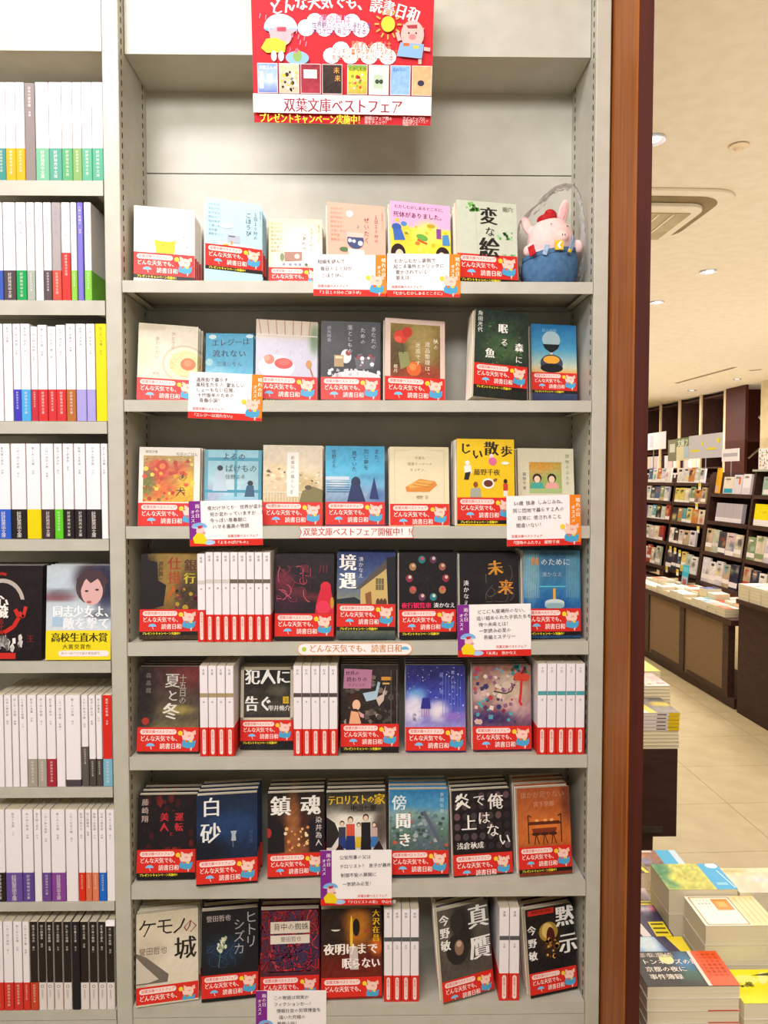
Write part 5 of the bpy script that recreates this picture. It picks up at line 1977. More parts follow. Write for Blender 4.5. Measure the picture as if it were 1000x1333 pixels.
# overalls: a bowl open at the top around the lower body
g = G()
NR = 28
prof = [(0.020, 0.0), (0.036, 0.006), (0.0435, 0.020), (0.0455, 0.034), (0.0445, 0.046), (0.0415, 0.053)]
rings = []
for r_, z_ in prof:
    ring = []
    for i in range(NR):
        a = 2 * PI * i / NR
        tiltz = z_ + (0.006 * math.cos(a) + 0.0) * (z_ / 0.053)
        wob = 1 + 0.02 * math.sin(5 * a + z_ * 90)
        ring.append(((r_ * wob) * math.cos(a), 0.004 + r_ * .92 * wob * math.sin(a), tiltz))
    rings.append(ring)
for k in range(len(rings) - 1):
    for i in range(NR):
        j = (i + 1) % NR
        g.face([rings[k][i], rings[k][j], rings[k + 1][j], rings[k + 1][i]], '#fff')
g.face(list(reversed(rings[0])), '#fff')
ov = g.build('overalls', M_DENIM, pl, color=False)
bm = bmesh.new()
bm.from_mesh(ov.data)
bmesh.ops.remove_doubles(bm, verts=bm.verts, dist=0.0002)
bm.to_mesh(ov.data)
bm.free()
ov.data.polygons.foreach_set('use_smooth', [True] * len(ov.data.polygons))
md = ov.modifiers.new('thick', 'SOLIDIFY')
md.thickness = 0.0022
md = ov.modifiers.new('sub', 'SUBSURF')
md.levels = md.render_levels = 1
# waistband
g = G()
top = rings[-1]
for i in range(NR):
    j = (i + 1) % NR
    a_, b_ = Vector(top[i]), Vector(top[j])
    ctr = Vector((0, 0.004, 0))
    for (z0, z1, e) in ((-0.001, 0.005, 0.0016),):
        oa = a_ + (a_ - ctr).normalized() * e
        ob_ = b_ + (b_ - ctr).normalized() * e
        g.face([(oa.x, oa.y, a_.z + z0), (ob_.x, ob_.y, b_.z + z0), (ob_.x, ob_.y, b_.z + z1), (oa.x, oa.y, a_.z + z1)], '#fff')
        g.face([(oa.x, oa.y, a_.z + z1), (ob_.x, ob_.y, b_.z + z1), (b_.x * .94, b_.y * .94, b_.z + z1), (a_.x * .94, a_.y * .94, a_.z + z1)], '#fff')
g.build('waistband', M_DENIM, pl, color=False)


def band_strip(name, pts, wd, th, mat, parent):
    g_ = G()
    P = [Vector(p) for p in pts]
    pr = []
    for i, p in enumerate(P):
        t_ = (P[min(i + 1, len(P) - 1)] - P[max(i - 1, 0)]).normalized()
        nrm = (p - Vector((0.0, 0.006, 0.06))).normalized()
        s_ = t_.cross(nrm).normalized()
        pr.append([p + s_ * wd / 2, p - s_ * wd / 2, p - s_ * wd / 2 + nrm * th, p + s_ * wd / 2 + nrm * th])
    for a_, b_ in zip(pr, pr[1:]):
        for i in range(4):
            j = (i + 1) % 4
            g_.face([a_[i], a_[j], b_[j], b_[i]], '#fff')
    g_.face(pr[0], '#fff')
    g_.face(list(reversed(pr[-1])), '#fff')
    return g_.build(name, mat, parent, color=False)


band_strip('shoulder_strap', [(0.022, -0.034, 0.050), (0.026, -0.032, 0.060), (0.031, -0.024, 0.070), (0.034, -0.012, 0.079)], 0.007, 0.0015, M_DENIML, pl)
band_strip('shoulder_strap', [(-0.016, -0.036, 0.048), (-0.014, -0.036, 0.054), (-0.011, -0.0345, 0.062)], 0.007, 0.0015, M_DENIML, pl)
blob('button', [((0.0225, -0.0385, 0.053), (0.003, 0.0016, 0.003), (0, 0, 0))], M_YEL, pl, 0.0007)
# cap, books peeping out of the pocket, eyes
blob('cap', [((-0.005, 0.0, 0.108), (0.016, 0.014, 0.007), (0, -8, 0)), ((0.0, -0.002, 0.113), (0.010, 0.009, 0.008), (0, 10, 0))], M_RED, pl, 0.0012)
g = G()
g.box((-0.005, -0.0012, -0.007), (0.005, 0.0012, 0.007))
bb = g.build('toy_book', M_RED, pl, color=False)
bb.location = (-0.0345, -0.030, 0.055)
bb.rotation_euler = (0, math.radians(-18), math.radians(-34))
tag(bb, 'small red felt book')
g = G()
g.box((-0.0065, -0.0012, -0.006), (0.0065, 0.0012, 0.007))
bb = g.build('toy_book', M_YEL, pl, color=False)
bb.location = (0.006, -0.0385, 0.060)
tag(bb, 'small yellow felt book')
g = G()
g.prism([(0.0, -0.005), (0.003, -0.0045), (-0.0, 0.0), (0.004, 0.005), (0.001, 0.0055), (-0.0035, 0.0)], 0, 0.0006)
bb = g.build('book_mark', M_CARD, pl)
bb.location = (0.006, -0.0405, 0.060)
bb.rotation_euler = (PI / 2, 0, 0)
blob('eye', [((-0.004, -0.0272, 0.093), (0.0011, 0.0009, 0.0011), (0, 0, 0))], M_SLOT, pl, 0.0004)
blob('eye', [((0.022, -0.0242, 0.091), (0.0011, 0.0009, 0.0011), (0, 0, 0))], M_SLOT, pl, 0.0004)
blob('nostril', [((0.0125, -0.0322, 0.077), (0.0009, 0.0007, 0.0016), (0, 0, 0))], M_SLOT, pl, 0.0004)
blob('nostril', [((0.0165, -0.0320, 0.077), (0.0009, 0.0007, 0.0016), (0, 0, 0))], M_SLOT, pl, 0.0004)

# crumpled clear bag round the toy
bm = bmesh.new()
bmesh.ops.create_icosphere(bm, subdivisions=5, radius=1)
import mathutils.noise as mn
for v in bm.verts:
    p = v.co.normalized()
    n1 = mn.turbulence(p * 2.6, 3, True)
    n2 = abs(mn.noise(p * 7.0))
    r_ = 1.0 + 0.03 * n1 - 0.07 * n2
    q = max(1e-4, math.hypot(p.x, p.y))
    f = (1 - abs(p.z) ** 3.4) ** (1 / 3.4) / q
    x_, y_, z_ = 0.003 + p.x * f * 0.0545 * r_, p.y * f * 0.049 * r_, p.z * 0.068 * r_ + 0.068
    if p.z > .55:                      # gathered neck of the bag leaning to the upright
        k = (p.z - .55) / .45
        x_ = x_ * (1 - .45 * k) + 0.022 * k
        z_ += 0.018 * k
    z_ = max(-0.0008, z_)
    v.co = (min(x_, 0.0545), y_, z_)
me = bpy.data.meshes.new('plastic_bag')
bm.to_mesh(me)
bm.free()
me.polygons.foreach_set('use_smooth', [True] * len(me.polygons))
me.materials.append(M_FILM)
bag = bpy.data.objects.new('plastic_bag', me)
COL.objects.link(bag)
bag.location = (pl.location.x, pl.location.y, zt0)
bag.scale = (1.0, 1, 1.12)
tag(bag, 'crumpled clear plastic bag wrapped around the plush pig', 'bag')

# ================================================================= aisle beyond the post
def ay(o_, X, z, h, extra=0.0):
    o_.location = A(X, z, h)
    o_.rotation_euler.z = DEL + extra
    return o_


# dark low bookcases facing the aisle; X is the front at floor level, leaning back upwards
LEAN = math.tan(math.radians(7))
hT = 0.90


def fx(X0, h):
    return X0 + (hT - h) * LEAN


def lean_bookcase(z0, z1, divs, levels, top_h, X0, label):
    t = tag(ay(empty('bookcase'), 0, 0, 0), label, 'bookcase')
    D_ = 0.26

    def board(name, za, zb_, h0, h1, dX=0.0, dep=D_, mat=M_DARK):
        g_ = G()
        xa0, xa1 = fx(X0, h1) + dX, fx(X0, h0) + dX
        n = len(g_.v)
        g_.v += [(xa0, za, -h1), (xa0 + dep, za, -h1), (xa0 + dep, zb_, -h1), (xa0, zb_, -h1), (xa1, za, -h0), (xa1 + dep, za, -h0), (xa1 + dep, zb_, -h0), (xa1, zb_, -h0)]
        for q in ((0, 3, 2, 1), (4, 5, 6, 7), (0, 1, 5, 4), (1, 2, 6, 5), (2, 3, 7, 6), (3, 0, 4, 7)):
            g_.f.append(tuple(n + i for i in q))
            g_.c.append('#fff')
        return g_.build(name, mat, t, color=False)
    for z in divs:
        board('upright', z - .012, z + .012, top_h, hT, 0.006)
    for i, (za, zb_) in enumerate(zip(divs, divs[1:])):
        for h in levels:
            board('shelf', za + .012, zb_ - .012, h, h + .026, 0.0)
        board('back_panel', za + .012, zb_ - .012, top_h + .03, hT, D_ - .05, 0.01, M_DARKP)
    return t


far_bc = lean_bookcase(6.1, 7.5, [6.10, 6.76, 7.42], [0.045, 0.215, 0.385, 0.575, 0.80], -0.03, 2.83, 'dark low bookcase of two bays at the far end of the aisle')
near_bc = lean_bookcase(4.2, 6.1, [4.76, 5.42, 6.074], [0.125, 0.345, 0.59, 0.83], -0.045, 2.83, 'dark low bookcase nearer the camera, topped by a white ledge')
g = G()
g.box((2.83 + (hT + .04) * LEAN - .01, 4.75, 0.045), (2.83 + (hT + .04) * LEAN + .26, 5.44, 0.060))
o = g.build('ledge', M_STEEL, near_bc, color=False)

# display table under the low bookcases
tb = tag(ay(empty('display_table'), 0, 0, 0), 'long brown display table below the low bookcases along the aisle', 'table')
XT = 2.47


def abox(name, a_, b_, mat, parent):
    return bx(name, a_, b_, mat, parent)


abox('tabletop', (XT, 4.80, -.955), (2.95, 7.5, -.918), M_DARK, tb)
abox('plinth', (XT + .03, 4.80, -1.499), (2.9, 7.5, -1.43), M_DARK, tb)
for i in range(5):
    z = 4.84 + i * .66
    if z > 7.4:
        break
    abox('post', (XT + .004, z, -1.43), (XT + .05, z + .075, -.956), M_DARK, tb)
    if i < 4:
        abox('front_panel', (XT + .016, z + .075, -1.43), (XT + .03, min(z + .66, 7.5), -.956), M_TABP, tb)
        abox('lower_rail', (XT + .01, z + .075, -1.43), (XT + .016, z + .62, -1.40), M_DARK, tb)
tb2 = tag(ay(empty('display_table'), 0, 0, 0), 'taller dark walnut table nearest the camera on the far side of the aisle', 'table')
abox('side_panel', (XT + .02, 3.1, -1.499), (XT + .32, 4.744, -.795), M_DARKP, tb2)
abox('tabletop', (XT + .0, 3.1, -.795), (XT + .34, 4.744, -.768), M_DARK, tb2)

# books on the low bookcases
NAMEC = [('#f0ece6', 'white'), ('#e8d9c0', 'cream'), ('#ddd6de', 'lilac white'), ('#e0c4c0', 'pale pink'), ('#c0d0d4', 'pale blue'), ('#b83c34', 'red'), ('#e8d46c', 'soft yellow'), ('#d88a4c', 'orange'),
         ('#8a9c70', 'moss green'), ('#566c94', 'slate blue'), ('#4a4a52', 'charcoal'), ('#c4ccb4', 'sage'), ('#58a4b8', 'teal blue'), ('#c8b08c', 'tan'), ('#2a2a44', 'navy'), ('#eee6dc', 'ivory'), ('#d4d0c8', 'light grey'), ('#38302e', 'near-black')]


def art_far(base, acc, seed, pale=True):
    def f(c):
        rr = random.Random(seed)
        b0_ = hx(base)
        c.bg([(0, base), (1, tuple(q * .9 for q in b0_))], [(rr.uniform(20, 80), rr.uniform(20, 90), rr.uniform(14, 34), rr.uniform(10, 30), acc, .8), (rr.uniform(10, 90), rr.uniform(10, 110), rr.uniform(10, 24), rr.uniform(10, 24), rr.choice(NAMEC)[0], .7)], n=12, nx=6, ny=9, seed=seed)
        c.rect(rr.uniform(16, 26), rr.uniform(12, 20), rr.uniform(60, 80), rr.uniform(26, 34), rr.choice(['#3a3030', '#f4f0ea', acc]))
        c.rect(0, 108, 100, 139, '#f2ecea' if pale else acc)
    return f


LVN = {0: 'top', 1: 'second', 2: 'third', 3: 'fourth', 4: 'lowest'}


def far_books(z0, z1, h, X0, hb, wb, row, where, n0=0, skip=()):
    z = z1 - .02
    i = 0
    rr = random.Random(int(h * 1000) + int(z0 * 10))
    while z - wb > z0 + .012:
        ww = wb * rr.uniform(.75, 1.12)
        if z - ww < z0 + .014:
            break
        base, nm = rr.choice(NAMEC)
        acc, nm2 = rr.choice(NAMEC)
        hh = hb * rr.uniform(.86, 1.0)
        if i not in skip:
            tt = rr.uniform(.012, .022)
            b_ = book(ww - .004, hh, tt, name='book', spine=base, fart=art_far(base, acc, rr.randint(0, 9999), rr.random() < .7))
            b_.location = A(fx(X0, h) + .008, z - ww / 2, h - .001 - tt * .13)
            b_.rotation_euler = (-math.radians(7), 0, DEL - PI / 2)
            tag(b_, nm + ' book, ' + ORD[i] + ' from far end, ' + where, 'book', 'face-out books across the aisle')
        z -= ww
        i += 1


for bi, (za, zb_, nm) in enumerate(((6.10, 6.76, 'nearer bay'), (6.76, 7.42, 'farther bay'))):
    for li, h in enumerate([0.045, 0.215, 0.385, 0.575, 0.80]):
        far_books(za, zb_, h, 2.83, 0.138 if li < 4 else .17, 0.112, li, LVN[li] + ' shelf, ' + nm + ' of the far low bookcase')
for li, h in enumerate([0.59, 0.83]):
    far_books(5.42, 6.06, h, 2.83, 0.195, 0.118, li, ('third', 'fourth')[li] + ' shelf, farther bay of the near low bookcase')
    far_books(4.77, 5.42, h, 2.83, 0.19, 0.118, li, ('third', 'fourth')[li] + ' shelf, nearer bay of the near low bookcase')
# top level of the nearer bookcase: few upright books and a grey box file
for (za, ww, hh, base, acc, nm) in ((5.98, .05, .20, '#e8a81c', '#d8b0a0', 'tall narrow golden yellow book'), (5.80, .15, .13, '#e8dccc', '#28a0c0', 'cream book with turquoise lower corner'), (5.66, .12, .145, '#dcd8e4', '#e87030', 'lilac white book with an orange mark'), (5.53, .11, .150, '#ece8f0', '#d8d0dc', 'blank lilac white book'), (5.24, .13, .13, '#9cb8a8', '#ece4e8', 'sage green book on the topmost shelf behind a white strip')):
    b_ = book(ww, hh, .02, name='book', spine=base, fart=(lambda base=base, acc=acc: (lambda c: (c.bg([(0, base), (1, base)], n=6, nx=5, ny=6), c.rect(10, c.H * .7, 96, c.H * .96, acc) if base != '#dcd8e4' else c.rect(60, 14, 84, 60, acc), c.rect(20, c.H * .1, 70, c.H * .2, '#8a8078') if ww > .06 else c)))())
    b_.location = A(fx(2.83, .125) + .008, za, .1215)
    b_.rotation_euler = (-math.radians(7), 0, DEL - PI / 2)
    tag(b_, nm + ' on the nearer low bookcase', 'book')
g = G()
g.box((-.2, 0, 0), (.2, .03, .145), '#b9b2bc')
c = Canvas(g, (-.2, 0, .145), (1, 0, 0), (0, 0, -1), (0, -1, 0), .004, 100, 36)
c.rect(0, 28, 100, 36, '#e8e2ea')
for i in (1, 2):
    c.line([(33 * i, 0), (33 * i, 28)], .8, '#8c8690')
o = g.build('slipcase_set', M_PRINT)
o.location = A(fx(2.83, .345) + .010, 5.74, .3395)
o.rotation_euler = (-math.radians(7), 0, DEL - PI / 2)
tag(o, 'long lilac grey slipcase set on the second shelf of the nearer low bookcase', 'slipcase')
g = G()
g.box((-.1, 0, 0), (.1, .03, .155), '#f2e400')
c = Canvas(g, (-.1, 0, .155), (1, 0, 0), (0, 0, -1), (0, -1, 0), .002, 100, 77)
c.rect(0, 56, 100, 77, '#f4ecf0')
c.scat(8, (20, 14, 80, 40), 4, ['#e0c400', '#fff48a'], 3)
o = g.build('box_set', M_PRINT)
o.location = A(fx(2.83, .345) + .010, 5.27, .3395)
o.rotation_euler = (-math.radians(7), 0, DEL - PI / 2)
tag(o, 'bright yellow box set with white base on the nearer low bookcase', 'box set')


def price_tag(px, py, Xf, nm):
    for _ in range(5):
        z, h = aX(px, py, Xf)
        Xf = (fx(2.83, h + .055) - .0045) if h < .86 else 2.81
    g_ = G()
    g_.box((-.022, 0, -.055), (.022, .001, 0), '#f8f2dc')
    c_ = Canvas(g_, (-.022, 0, 0), (1, 0, 0), (0, 0, -1), (0, -1, 0), .00044, 100, 125)
    c_.rect(0, 0, 100, 66, '#f4e020')
    c_.ell(50, 42, 30, 28, '#f0c010', 12)
    o_ = g_.build('price_tag', M_CARD)
    o_.location = A(Xf, z, h)
    o_.rotation_euler = (0, 0, DEL - PI / 2)
    return tag(o_, nm, 'price tag', 'yellow tags across the aisle')


for (px, py, nm) in ((911, 629, 'topmost yellow price tag, near the bookcase corner'), (907, 655, 'second yellow price tag down, near the bookcase corner'), (909, 685, 'third yellow price tag down, near the bookcase corner'),
                     (873, 711, 'yellow price tag farthest along a trio on the third shelf'), (879, 713, 'middle yellow price tag of a trio on the third shelf'), (885, 716, 'yellow price tag nearest the camera of a trio on the third shelf'),
                     (868, 737, 'yellow price tag beside the display table, farther one'), (882, 741, 'yellow price tag beside the display table, next to the turquoise panel')):
    price_tag(px, py, 2.822 + 0.0, nm)
# turquoise pop panel on the table
z_, h_ = aX(890, 757, 2.76)
PZ = z_
g = G()
g.box((-.055, 0, 0), (.055, .003, .20), '#3cbcd8')
c = Canvas(g, (-.055, 0, .20), (1, 0, 0), (0, 0, -1), (0, -1, 0), .0011, 100, 182)
c.rect(0, 86, 100, 182, '#b8c8d8')
c.rect(20, 106, 80, 150, '#c86a70')
c.rect(12, 14, 88, 50, '#6cd0e4')
o = g.build('standing_card', M_CARD)
o.location = A(2.76, z_, .9155)
o.rotation_euler = (-.1, 0, DEL - PI / 2)
tag(o, 'turquoise and pink display panel standing behind the book piles', 'panel')

# piles on the display table: rows along the aisle
PILE_TOP = [('#f4efe8', 'white'), ('#f4efe8', 'white'), ('#e8dcc8', 'cream'), ('#f0e8ee', 'pale lilac'), ('#e07048', 'orange'), ('#dcb8a0', 'peach'), ('#f4f0ea', 'white'), ('#b8c4d8', 'pale blue')]


def flat(wx, dy, t, top, loc, rz, spine='#efe8da', art=None, pages=None):
    """a closed book lying flat, cover up; wx along local x, dy along local y; page edges face -y"""
    g_ = G()
    e = PT
    g_.box((0, 0, t - e), (wx, dy, t), top)
    g_.box((0, 0, 0), (wx, dy, e), '#ece6da')
    g_.box((0, dy - e, e), (wx, dy, t - e), spine)
    if art:
        k = wx / 100
        art(Canvas(g_, (0, dy, t), (1, 0, 0), (0, -1, 0), (0, 0, 1), k, 100, dy / k))
    o_ = g_.build('closed_book', M_PRINT)
    bx('page_block', (0.0008, 0.001, e), (wx - .0008, dy - e, t - e), pages or M_PAGESF, o_)
    o_.location = loc
    o_.rotation_euler = (0, 0, rz)
    return o_


def top_art(base, acc, seed):
    def f(c):
        rr = random.Random(seed)
        c.bg([(0, base), (1, base)], [(rr.uniform(20, 80), rr.uniform(10, 50), 22, 16, acc, .85)], n=5, nx=7, ny=5, seed=seed)
        c.rect(62, 4, 94, c.H - 4, rr.choice([acc, '#f6f2ea', '#e8d8c8']))
        c.rect(10, 10, 40, 18, '#8a7c78')
    return f


rr = random.Random(12)
for col_ in range(13):
    z = 4.90 + col_ * .126
    for rw in range(3):
        nb = (2, 3, 2)[rw] + rr.choice((0, 0, 1)) + (1 if col_ < 4 else 0)
        base, nm = rr.choice(PILE_TOP)
        acc = rr.choice(NAMEC)[0]
        hcur = .9174
        X_ = XT + .008 + rw * .116
        if rw == 2 and abs(z + .05 - PZ) < .13:
            continue
        mid = None
        if (col_, rw) == (4, 1):
            base, nm, nb, mid = '#7c84c0', 'violet blue', 6, '#9cb0bc'
        if (col_, rw) == (2, 1):
            base, nm, nb, mid = '#dc5a30', 'orange', 3, '#dc5030'
        proto = None
        for k in range(nb):
            t_ = .019
            last = k == nb - 1
            if last or proto is None:
                b_ = flat(.11, .115, t_ - .0006, mid or base if not last else base, A(X_, z, hcur), DEL + rr.uniform(-.02, .02), spine=mid or '#e8e0d0', art=top_art(base, acc, rr.randint(0, 9999)) if last else None)
                if not last:
                    proto = b_
            else:
                b_ = dup(proto)
                b_.location = A(X_, z, hcur)
                b_.rotation_euler.z = DEL + rr.uniform(-.02, .02)
            rown = ('front', 'middle', 'back')[rw]
            if last:
                tag(b_, nm + '-covered top book of the ' + ORD[col_] + ' pile from the near end, ' + rown + ' row, far table', 'book', 'books in piles on the far display table')
            else:
                tag(b_, 'book under the top one in the ' + ORD[col_] + ' pile, ' + rown + ' row, far table', 'book', 'lower books of pile ' + ORD[col_] + ' in the ' + rown + ' row')
            hcur -= t_
# pale green piles on the taller table
for col_ in range(4):
    z = 4.61 - col_ * .135
    for rw in range(2):
        hcur = .7675
        X_ = XT + .01 + rw * .15
        proto = None
        for k in range(5):
            last = k == 4
            if last or proto is None:
                b_ = flat(.14, .125, .0192, '#f2ece4' if last else '#dcdcb8', A(X_, z, hcur), DEL, spine='#e4e0c8', art=top_art('#f2ece4', rr.choice(NAMEC)[0], col_ * 7 + rw) if last else None)
                if not last:
                    proto = b_
            else:
                b_ = dup(proto)
                b_.location = A(X_, z, hcur)
            if last:
                tag(b_, 'white-covered top book of the ' + ORD[col_] + ' ' + ('outer', 'inner')[rw] + ' pile on the taller walnut table', 'book', 'books on the taller walnut table')
            else:
                tag(b_, 'page-edged book in the ' + ORD[col_] + ' ' + ('outer', 'inner')[rw] + ' pile on the taller walnut table', 'book', 'lower books, ' + ORD[col_] + ' ' + ('outer', 'inner')[rw] + ' pile, taller table')
            hcur -= .0198
for i, k in enumerate((0,)):
    pass

# signs above the low bookcase
def asign(pts, X_, base, art, nm, name='sign_board'):
    """flat board parallel to the aisle, given by its left-top and right-bottom picture corners"""
    (xa, ya), (xb, yb) = pts
    z0, h0 = aX(xa, ya, X_)
    z1, h1 = aX(xb, yb, X_)
    zc_ = (z0 + z1) / 2
    Wd, Hd = z0 - z1, h1 - h0
    g_ = G()
    g_.box((-Wd / 2, 0, 0), (Wd / 2, .004, Hd), base)
    if art:
        k = Wd / 100
        art(Canvas(g_, (-Wd / 2, 0, Hd), (1, 0, 0), (0, 0, -1), (0, -1, 0), k, 100, Hd / k, .0004))
    o_ = g_.build(name, M_CARD)
    o_.location = A(X_, zc_, h1)
    o_.rotation_euler = (0, 0, DEL - PI / 2)
    # rod down to the bookcase top
    bot = -.02 if h1 < 0 else h1
    rod = bx('rod', (-.004, .005, -max(.004, (.044 if xa < 985 else .0445) - h1) if xa < 938 else (-max(.004, .1245 - h1) if xa < 985 else -.002)), (.004, .011, Hd * .5), M_CHROME, o_)
    return tag(o_, nm, 'sign')


asign(((835, 566), (866.5, 584)), 3.09, '#f2eef4', lambda c: c.rect(36, 4, 52, c.H - 4, '#d4cfe0'), 'plain white rectangular sign over the far low bookcase')
asign(((870, 573), (880.5, 600)), 3.10, '#8c8a6c', lambda c: c.rect(20, c.H * .2, 84, c.H * .6, '#d8dccc'), 'olive green clipped sheet over the far low bookcase', 'clipped_sheet')
asign(((881, 571), (897, 599)), 3.075, '#e6dcb4', lambda c: (c.rect(0, 0, 100, c.H * .38, '#7c8a5c'), c.text(8, 3, '文庫フ', 28, '#f4f4ec', bold=2), c.rect(60, c.H * .4, 96, c.H * .9, '#b8ccd8')), 'clipped sheet with green header and cream lower half', 'clipped_sheet')


def yel(c):
    for x, y in ((8, .62), (56, .58)):
        c.rect(x, c.H * y, x + 26, c.H * (y + .09), '#e4dc20')
    c.poly([(40, c.H * .3), (46, c.H * .26), (44, c.H * .5), (38, c.H * .42)], '#e4dc20')
    c.poly([(84, c.H * .22), (93, c.H * .2), (90, c.H * .42), (84, c.H * .4)], '#e4dc20')


asign(((897, 568), (941, 595)), 3.06, '#c8c4cc', yel, 'grey board with yellow markings over the low bookcase')
asign(((940, 585), (962, 600)), 3.04, '#f0ebf0', lambda c: c.rect(8, c.H * .35, 92, c.H * .62, '#b8b4bc'), 'small white sign card near the golden yellow book')
asign(((988, 584), (1004, 611)), 3.09, '#efe8e6', lambda c: c.scat(34, (8, 6, 92, c.H - 4), 4, ['#8a7a3c', '#b8842c', '#7c8c50'], 3), 'white board with a printed leaf wreath on the white ledge')

# tall bookcase against the far side wall, up to the ceiling
tall = tag(ay(empty('bookcase'), 0, 0, 0), 'tall dark bookcase reaching the ceiling behind the low bookcases', 'bookcase')
XB = 4.7
zs_ = [9.38 + .66 * i for i in range(8)]
for i, z in enumerate(zs_):
    abox('upright', (XB + .02, z, -1.499), (XB + .5, z + .035, 1.098), M_WOODD if i == 0 else M_DARK, tall)
    e_ = abox('front_edge', (XB, z - .004, -1.499), (XB + .02, z + .05, 1.098), M_EDGE, tall)
    if i < 7:
        abox('back_panel', (XB + .45, z + .035, -1.499), (XB + .47, z + .66, 1.098), M_DARKP, tall)
        for hh in (1.06, 0.38, .14, -.12, -.36):
            abox('shelf', (XB + .03, z + .04, hh - .02), (XB + .45, z + .655, hh), M_DARK if hh != .38 else M_WOODD, tall)
        abox('display_card', (XB + .34, z + .12, .3805), (XB + .35, z + .42, .93), M_EDGE if i % 2 else M_TABP, tall)
abox('end_panel', (XB + .0, 8.9, -1.499), (XB + .035, 9.37, 1.098), M_WOODD, tall)
for i in range(1, 7):
    for lv, hh in (('upper', .14), ('lower', -.12)):
        proto = None
        for k in range(4):
            base, nm = NAMEC[(i * 3 + k) % 4] if lv == 'upper' else NAMEC[(i * 5 + k * 3) % 18]
            b_ = book(.12, .19, .03, front=base, spine=base, name='book')
            b_.location = A(XB + .06, zs_[i] + .60 - k * .135 - .02, -hh - .001)
            b_.rotation_euler = (0, 0, DEL - PI / 2)
            tag(b_, nm + ' book, ' + ORD[k] + ' in the ' + ORD[i] + ' bay of the ' + lv + ' row, tall bookcase', 'book', 'books on the tall bookcase')
# cream pillar and pale stair panel
g = G()
g.box((0, 0, -1.5), (.6, .5, 1.1))
o = ay(g.build('pillar', M_WALL, color=False), 4.72, 8.1, 0)
tag(o, kind='structure')
g = G()
g.box((-.3, -.01, -.09), (.3, .01, .09), '#c8ccd8')
o = g.build('slanted_rail', M_CARD)
o.location = A(5.15, 8.95, -.55)
o.rotation_euler = (0, math.radians(50), DEL)
o2 = bx('bracket', (-.01, -.012, -.5), (.01, .012, 0), M_CHROME, o)
tag(o, 'pale slanted panel glimpsed between the tall bookcase and pillar', 'panel')

# ceiling fixtures ------------------------------------------------
def downlight(px, py, nm, r=.036):
    X_, z = aH(px, py, -1.1)
    g_ = G()
    N_ = 20
    for i in range(N_):
        a0, a1 = 2 * PI * i / N_, 2 * PI * (i + 1) / N_
        for (r0, h0, r1, h1) in ((r * 1.25, 0.0, r * 1.2, -.006), (r * 1.2, -.006, r, -.006), (r, -.006, r * .75, -.001)):
            g_.face([(r0 * math.cos(a0), r0 * math.sin(a0), h0), (r0 * math.cos(a1), r0 * math.sin(a1), h0), (r1 * math.cos(a1), r1 * math.sin(a1), h1), (r1 * math.cos(a0), r1 * math.sin(a0), h1)], '#fff')
    o_ = g_.build('downlight', M_CHROME, color=False)
    o_.location = A(X_, z, -1.0985)
    bm_ = bmesh.new()
    bmesh.ops.create_circle(bm_, cap_ends=True, segments=20, radius=r * .76)
    me_ = bpy.data.meshes.new('lens')
    bm_.to_mesh(me_)
    bm_.free()
    me_.materials.append(M_LIT)
    l_ = bpy.data.objects.new('lens', me_)
    COL.objects.link(l_)
    l_.parent = o_
    l_.location = (0, 0, -.0015)
    return tag(o_, nm, 'ceiling light', 'round downlights in the ceiling')


downlight(849, 181, 'chrome downlight nearest the camera, beside the wooden post')
downlight(922, 353, 'chrome downlight beyond the air conditioner')
downlight(855, 393, 'chrome downlight close to the wooden post, past the air conditioner')
downlight(960, 493, 'tiny downlight above the pillar')
downlight(901, 508, 'tiny downlight before the tall bookcase', .045)
X_, z_ = aH(962, 189, -1.1)
sp = blob('sprinkler_head', [((0, 0, -.004), (.034, .034, .005), (0, 0, 0)), ((0, 0, -.012), (.014, .014, .009), (0, 0, 0))], M_EDGE, None, .003)
sp.location = A(X_, z_, -1.0995)
tag(sp, 'small beige sprinkler head in the ceiling', 'sprinkler')
# ceiling cassette air conditioner
X1, Z0 = aH(948, 252, -1.1)
_, Z1 = aH(897, 307, -1.1)
ac = tag(ay(empty('air_conditioner'), 0, 0, 0), 'beige ceiling air conditioner with a slatted grille', 'air conditioner')
X0 = X1 - .95
hc = 1.0995


def rrect(x0, y0, x1, y1, r, n=6):
    p = []
    for cx_, cy_, a0 in ((x1 - r, y1 - r, 0), (x0 + r, y1 - r, 90), (x0 + r, y0 + r, 180), (x1 - r, y0 + r, 270)):
        for i in range(n + 1):
            a = math.radians(a0 + 90 * i / n)
            p.append((cx_ + r * math.cos(a), cy_ + r * math.sin(a)))
    return p


g = G()
g.prism(rrect(X0 - .05, Z0 - .05, X1 + .05, Z1 + .05, .12), hc - .012, hc)
bevel(g.build('outer_frame', M_CEIL, ac, color=False), .003)
g = G()
o1, o2_ = rrect(X0, Z0, X1, Z1, .11), rrect(X0 + .06, Z0 + .075, X1 - .04, Z1 - .03, .09)
for i in range(len(o1)):
    j = (i + 1) % len(o1)
    g.face([(*o1[i], hc - .0128), (*o1[j], hc - .0128), (*o2_[j], hc - .0128), (*o2_[i], hc - .0128)], '#fff')
g.build('air_slot', M_SLOTB, ac, color=False)
g = G()
g.prism(rrect(X0 + .06, Z0 + .065, X1 - .045, Z1 - .03, .07), hc - .030, hc - .014)
bevel(g.build('inner_frame', M_CEIL, ac, color=False), .003)
bx('grille', (X0 + .12, Z0 + .135, hc - .034), (X1 - .085, Z1 - .045, hc - .0305), M_GRILL, ac)
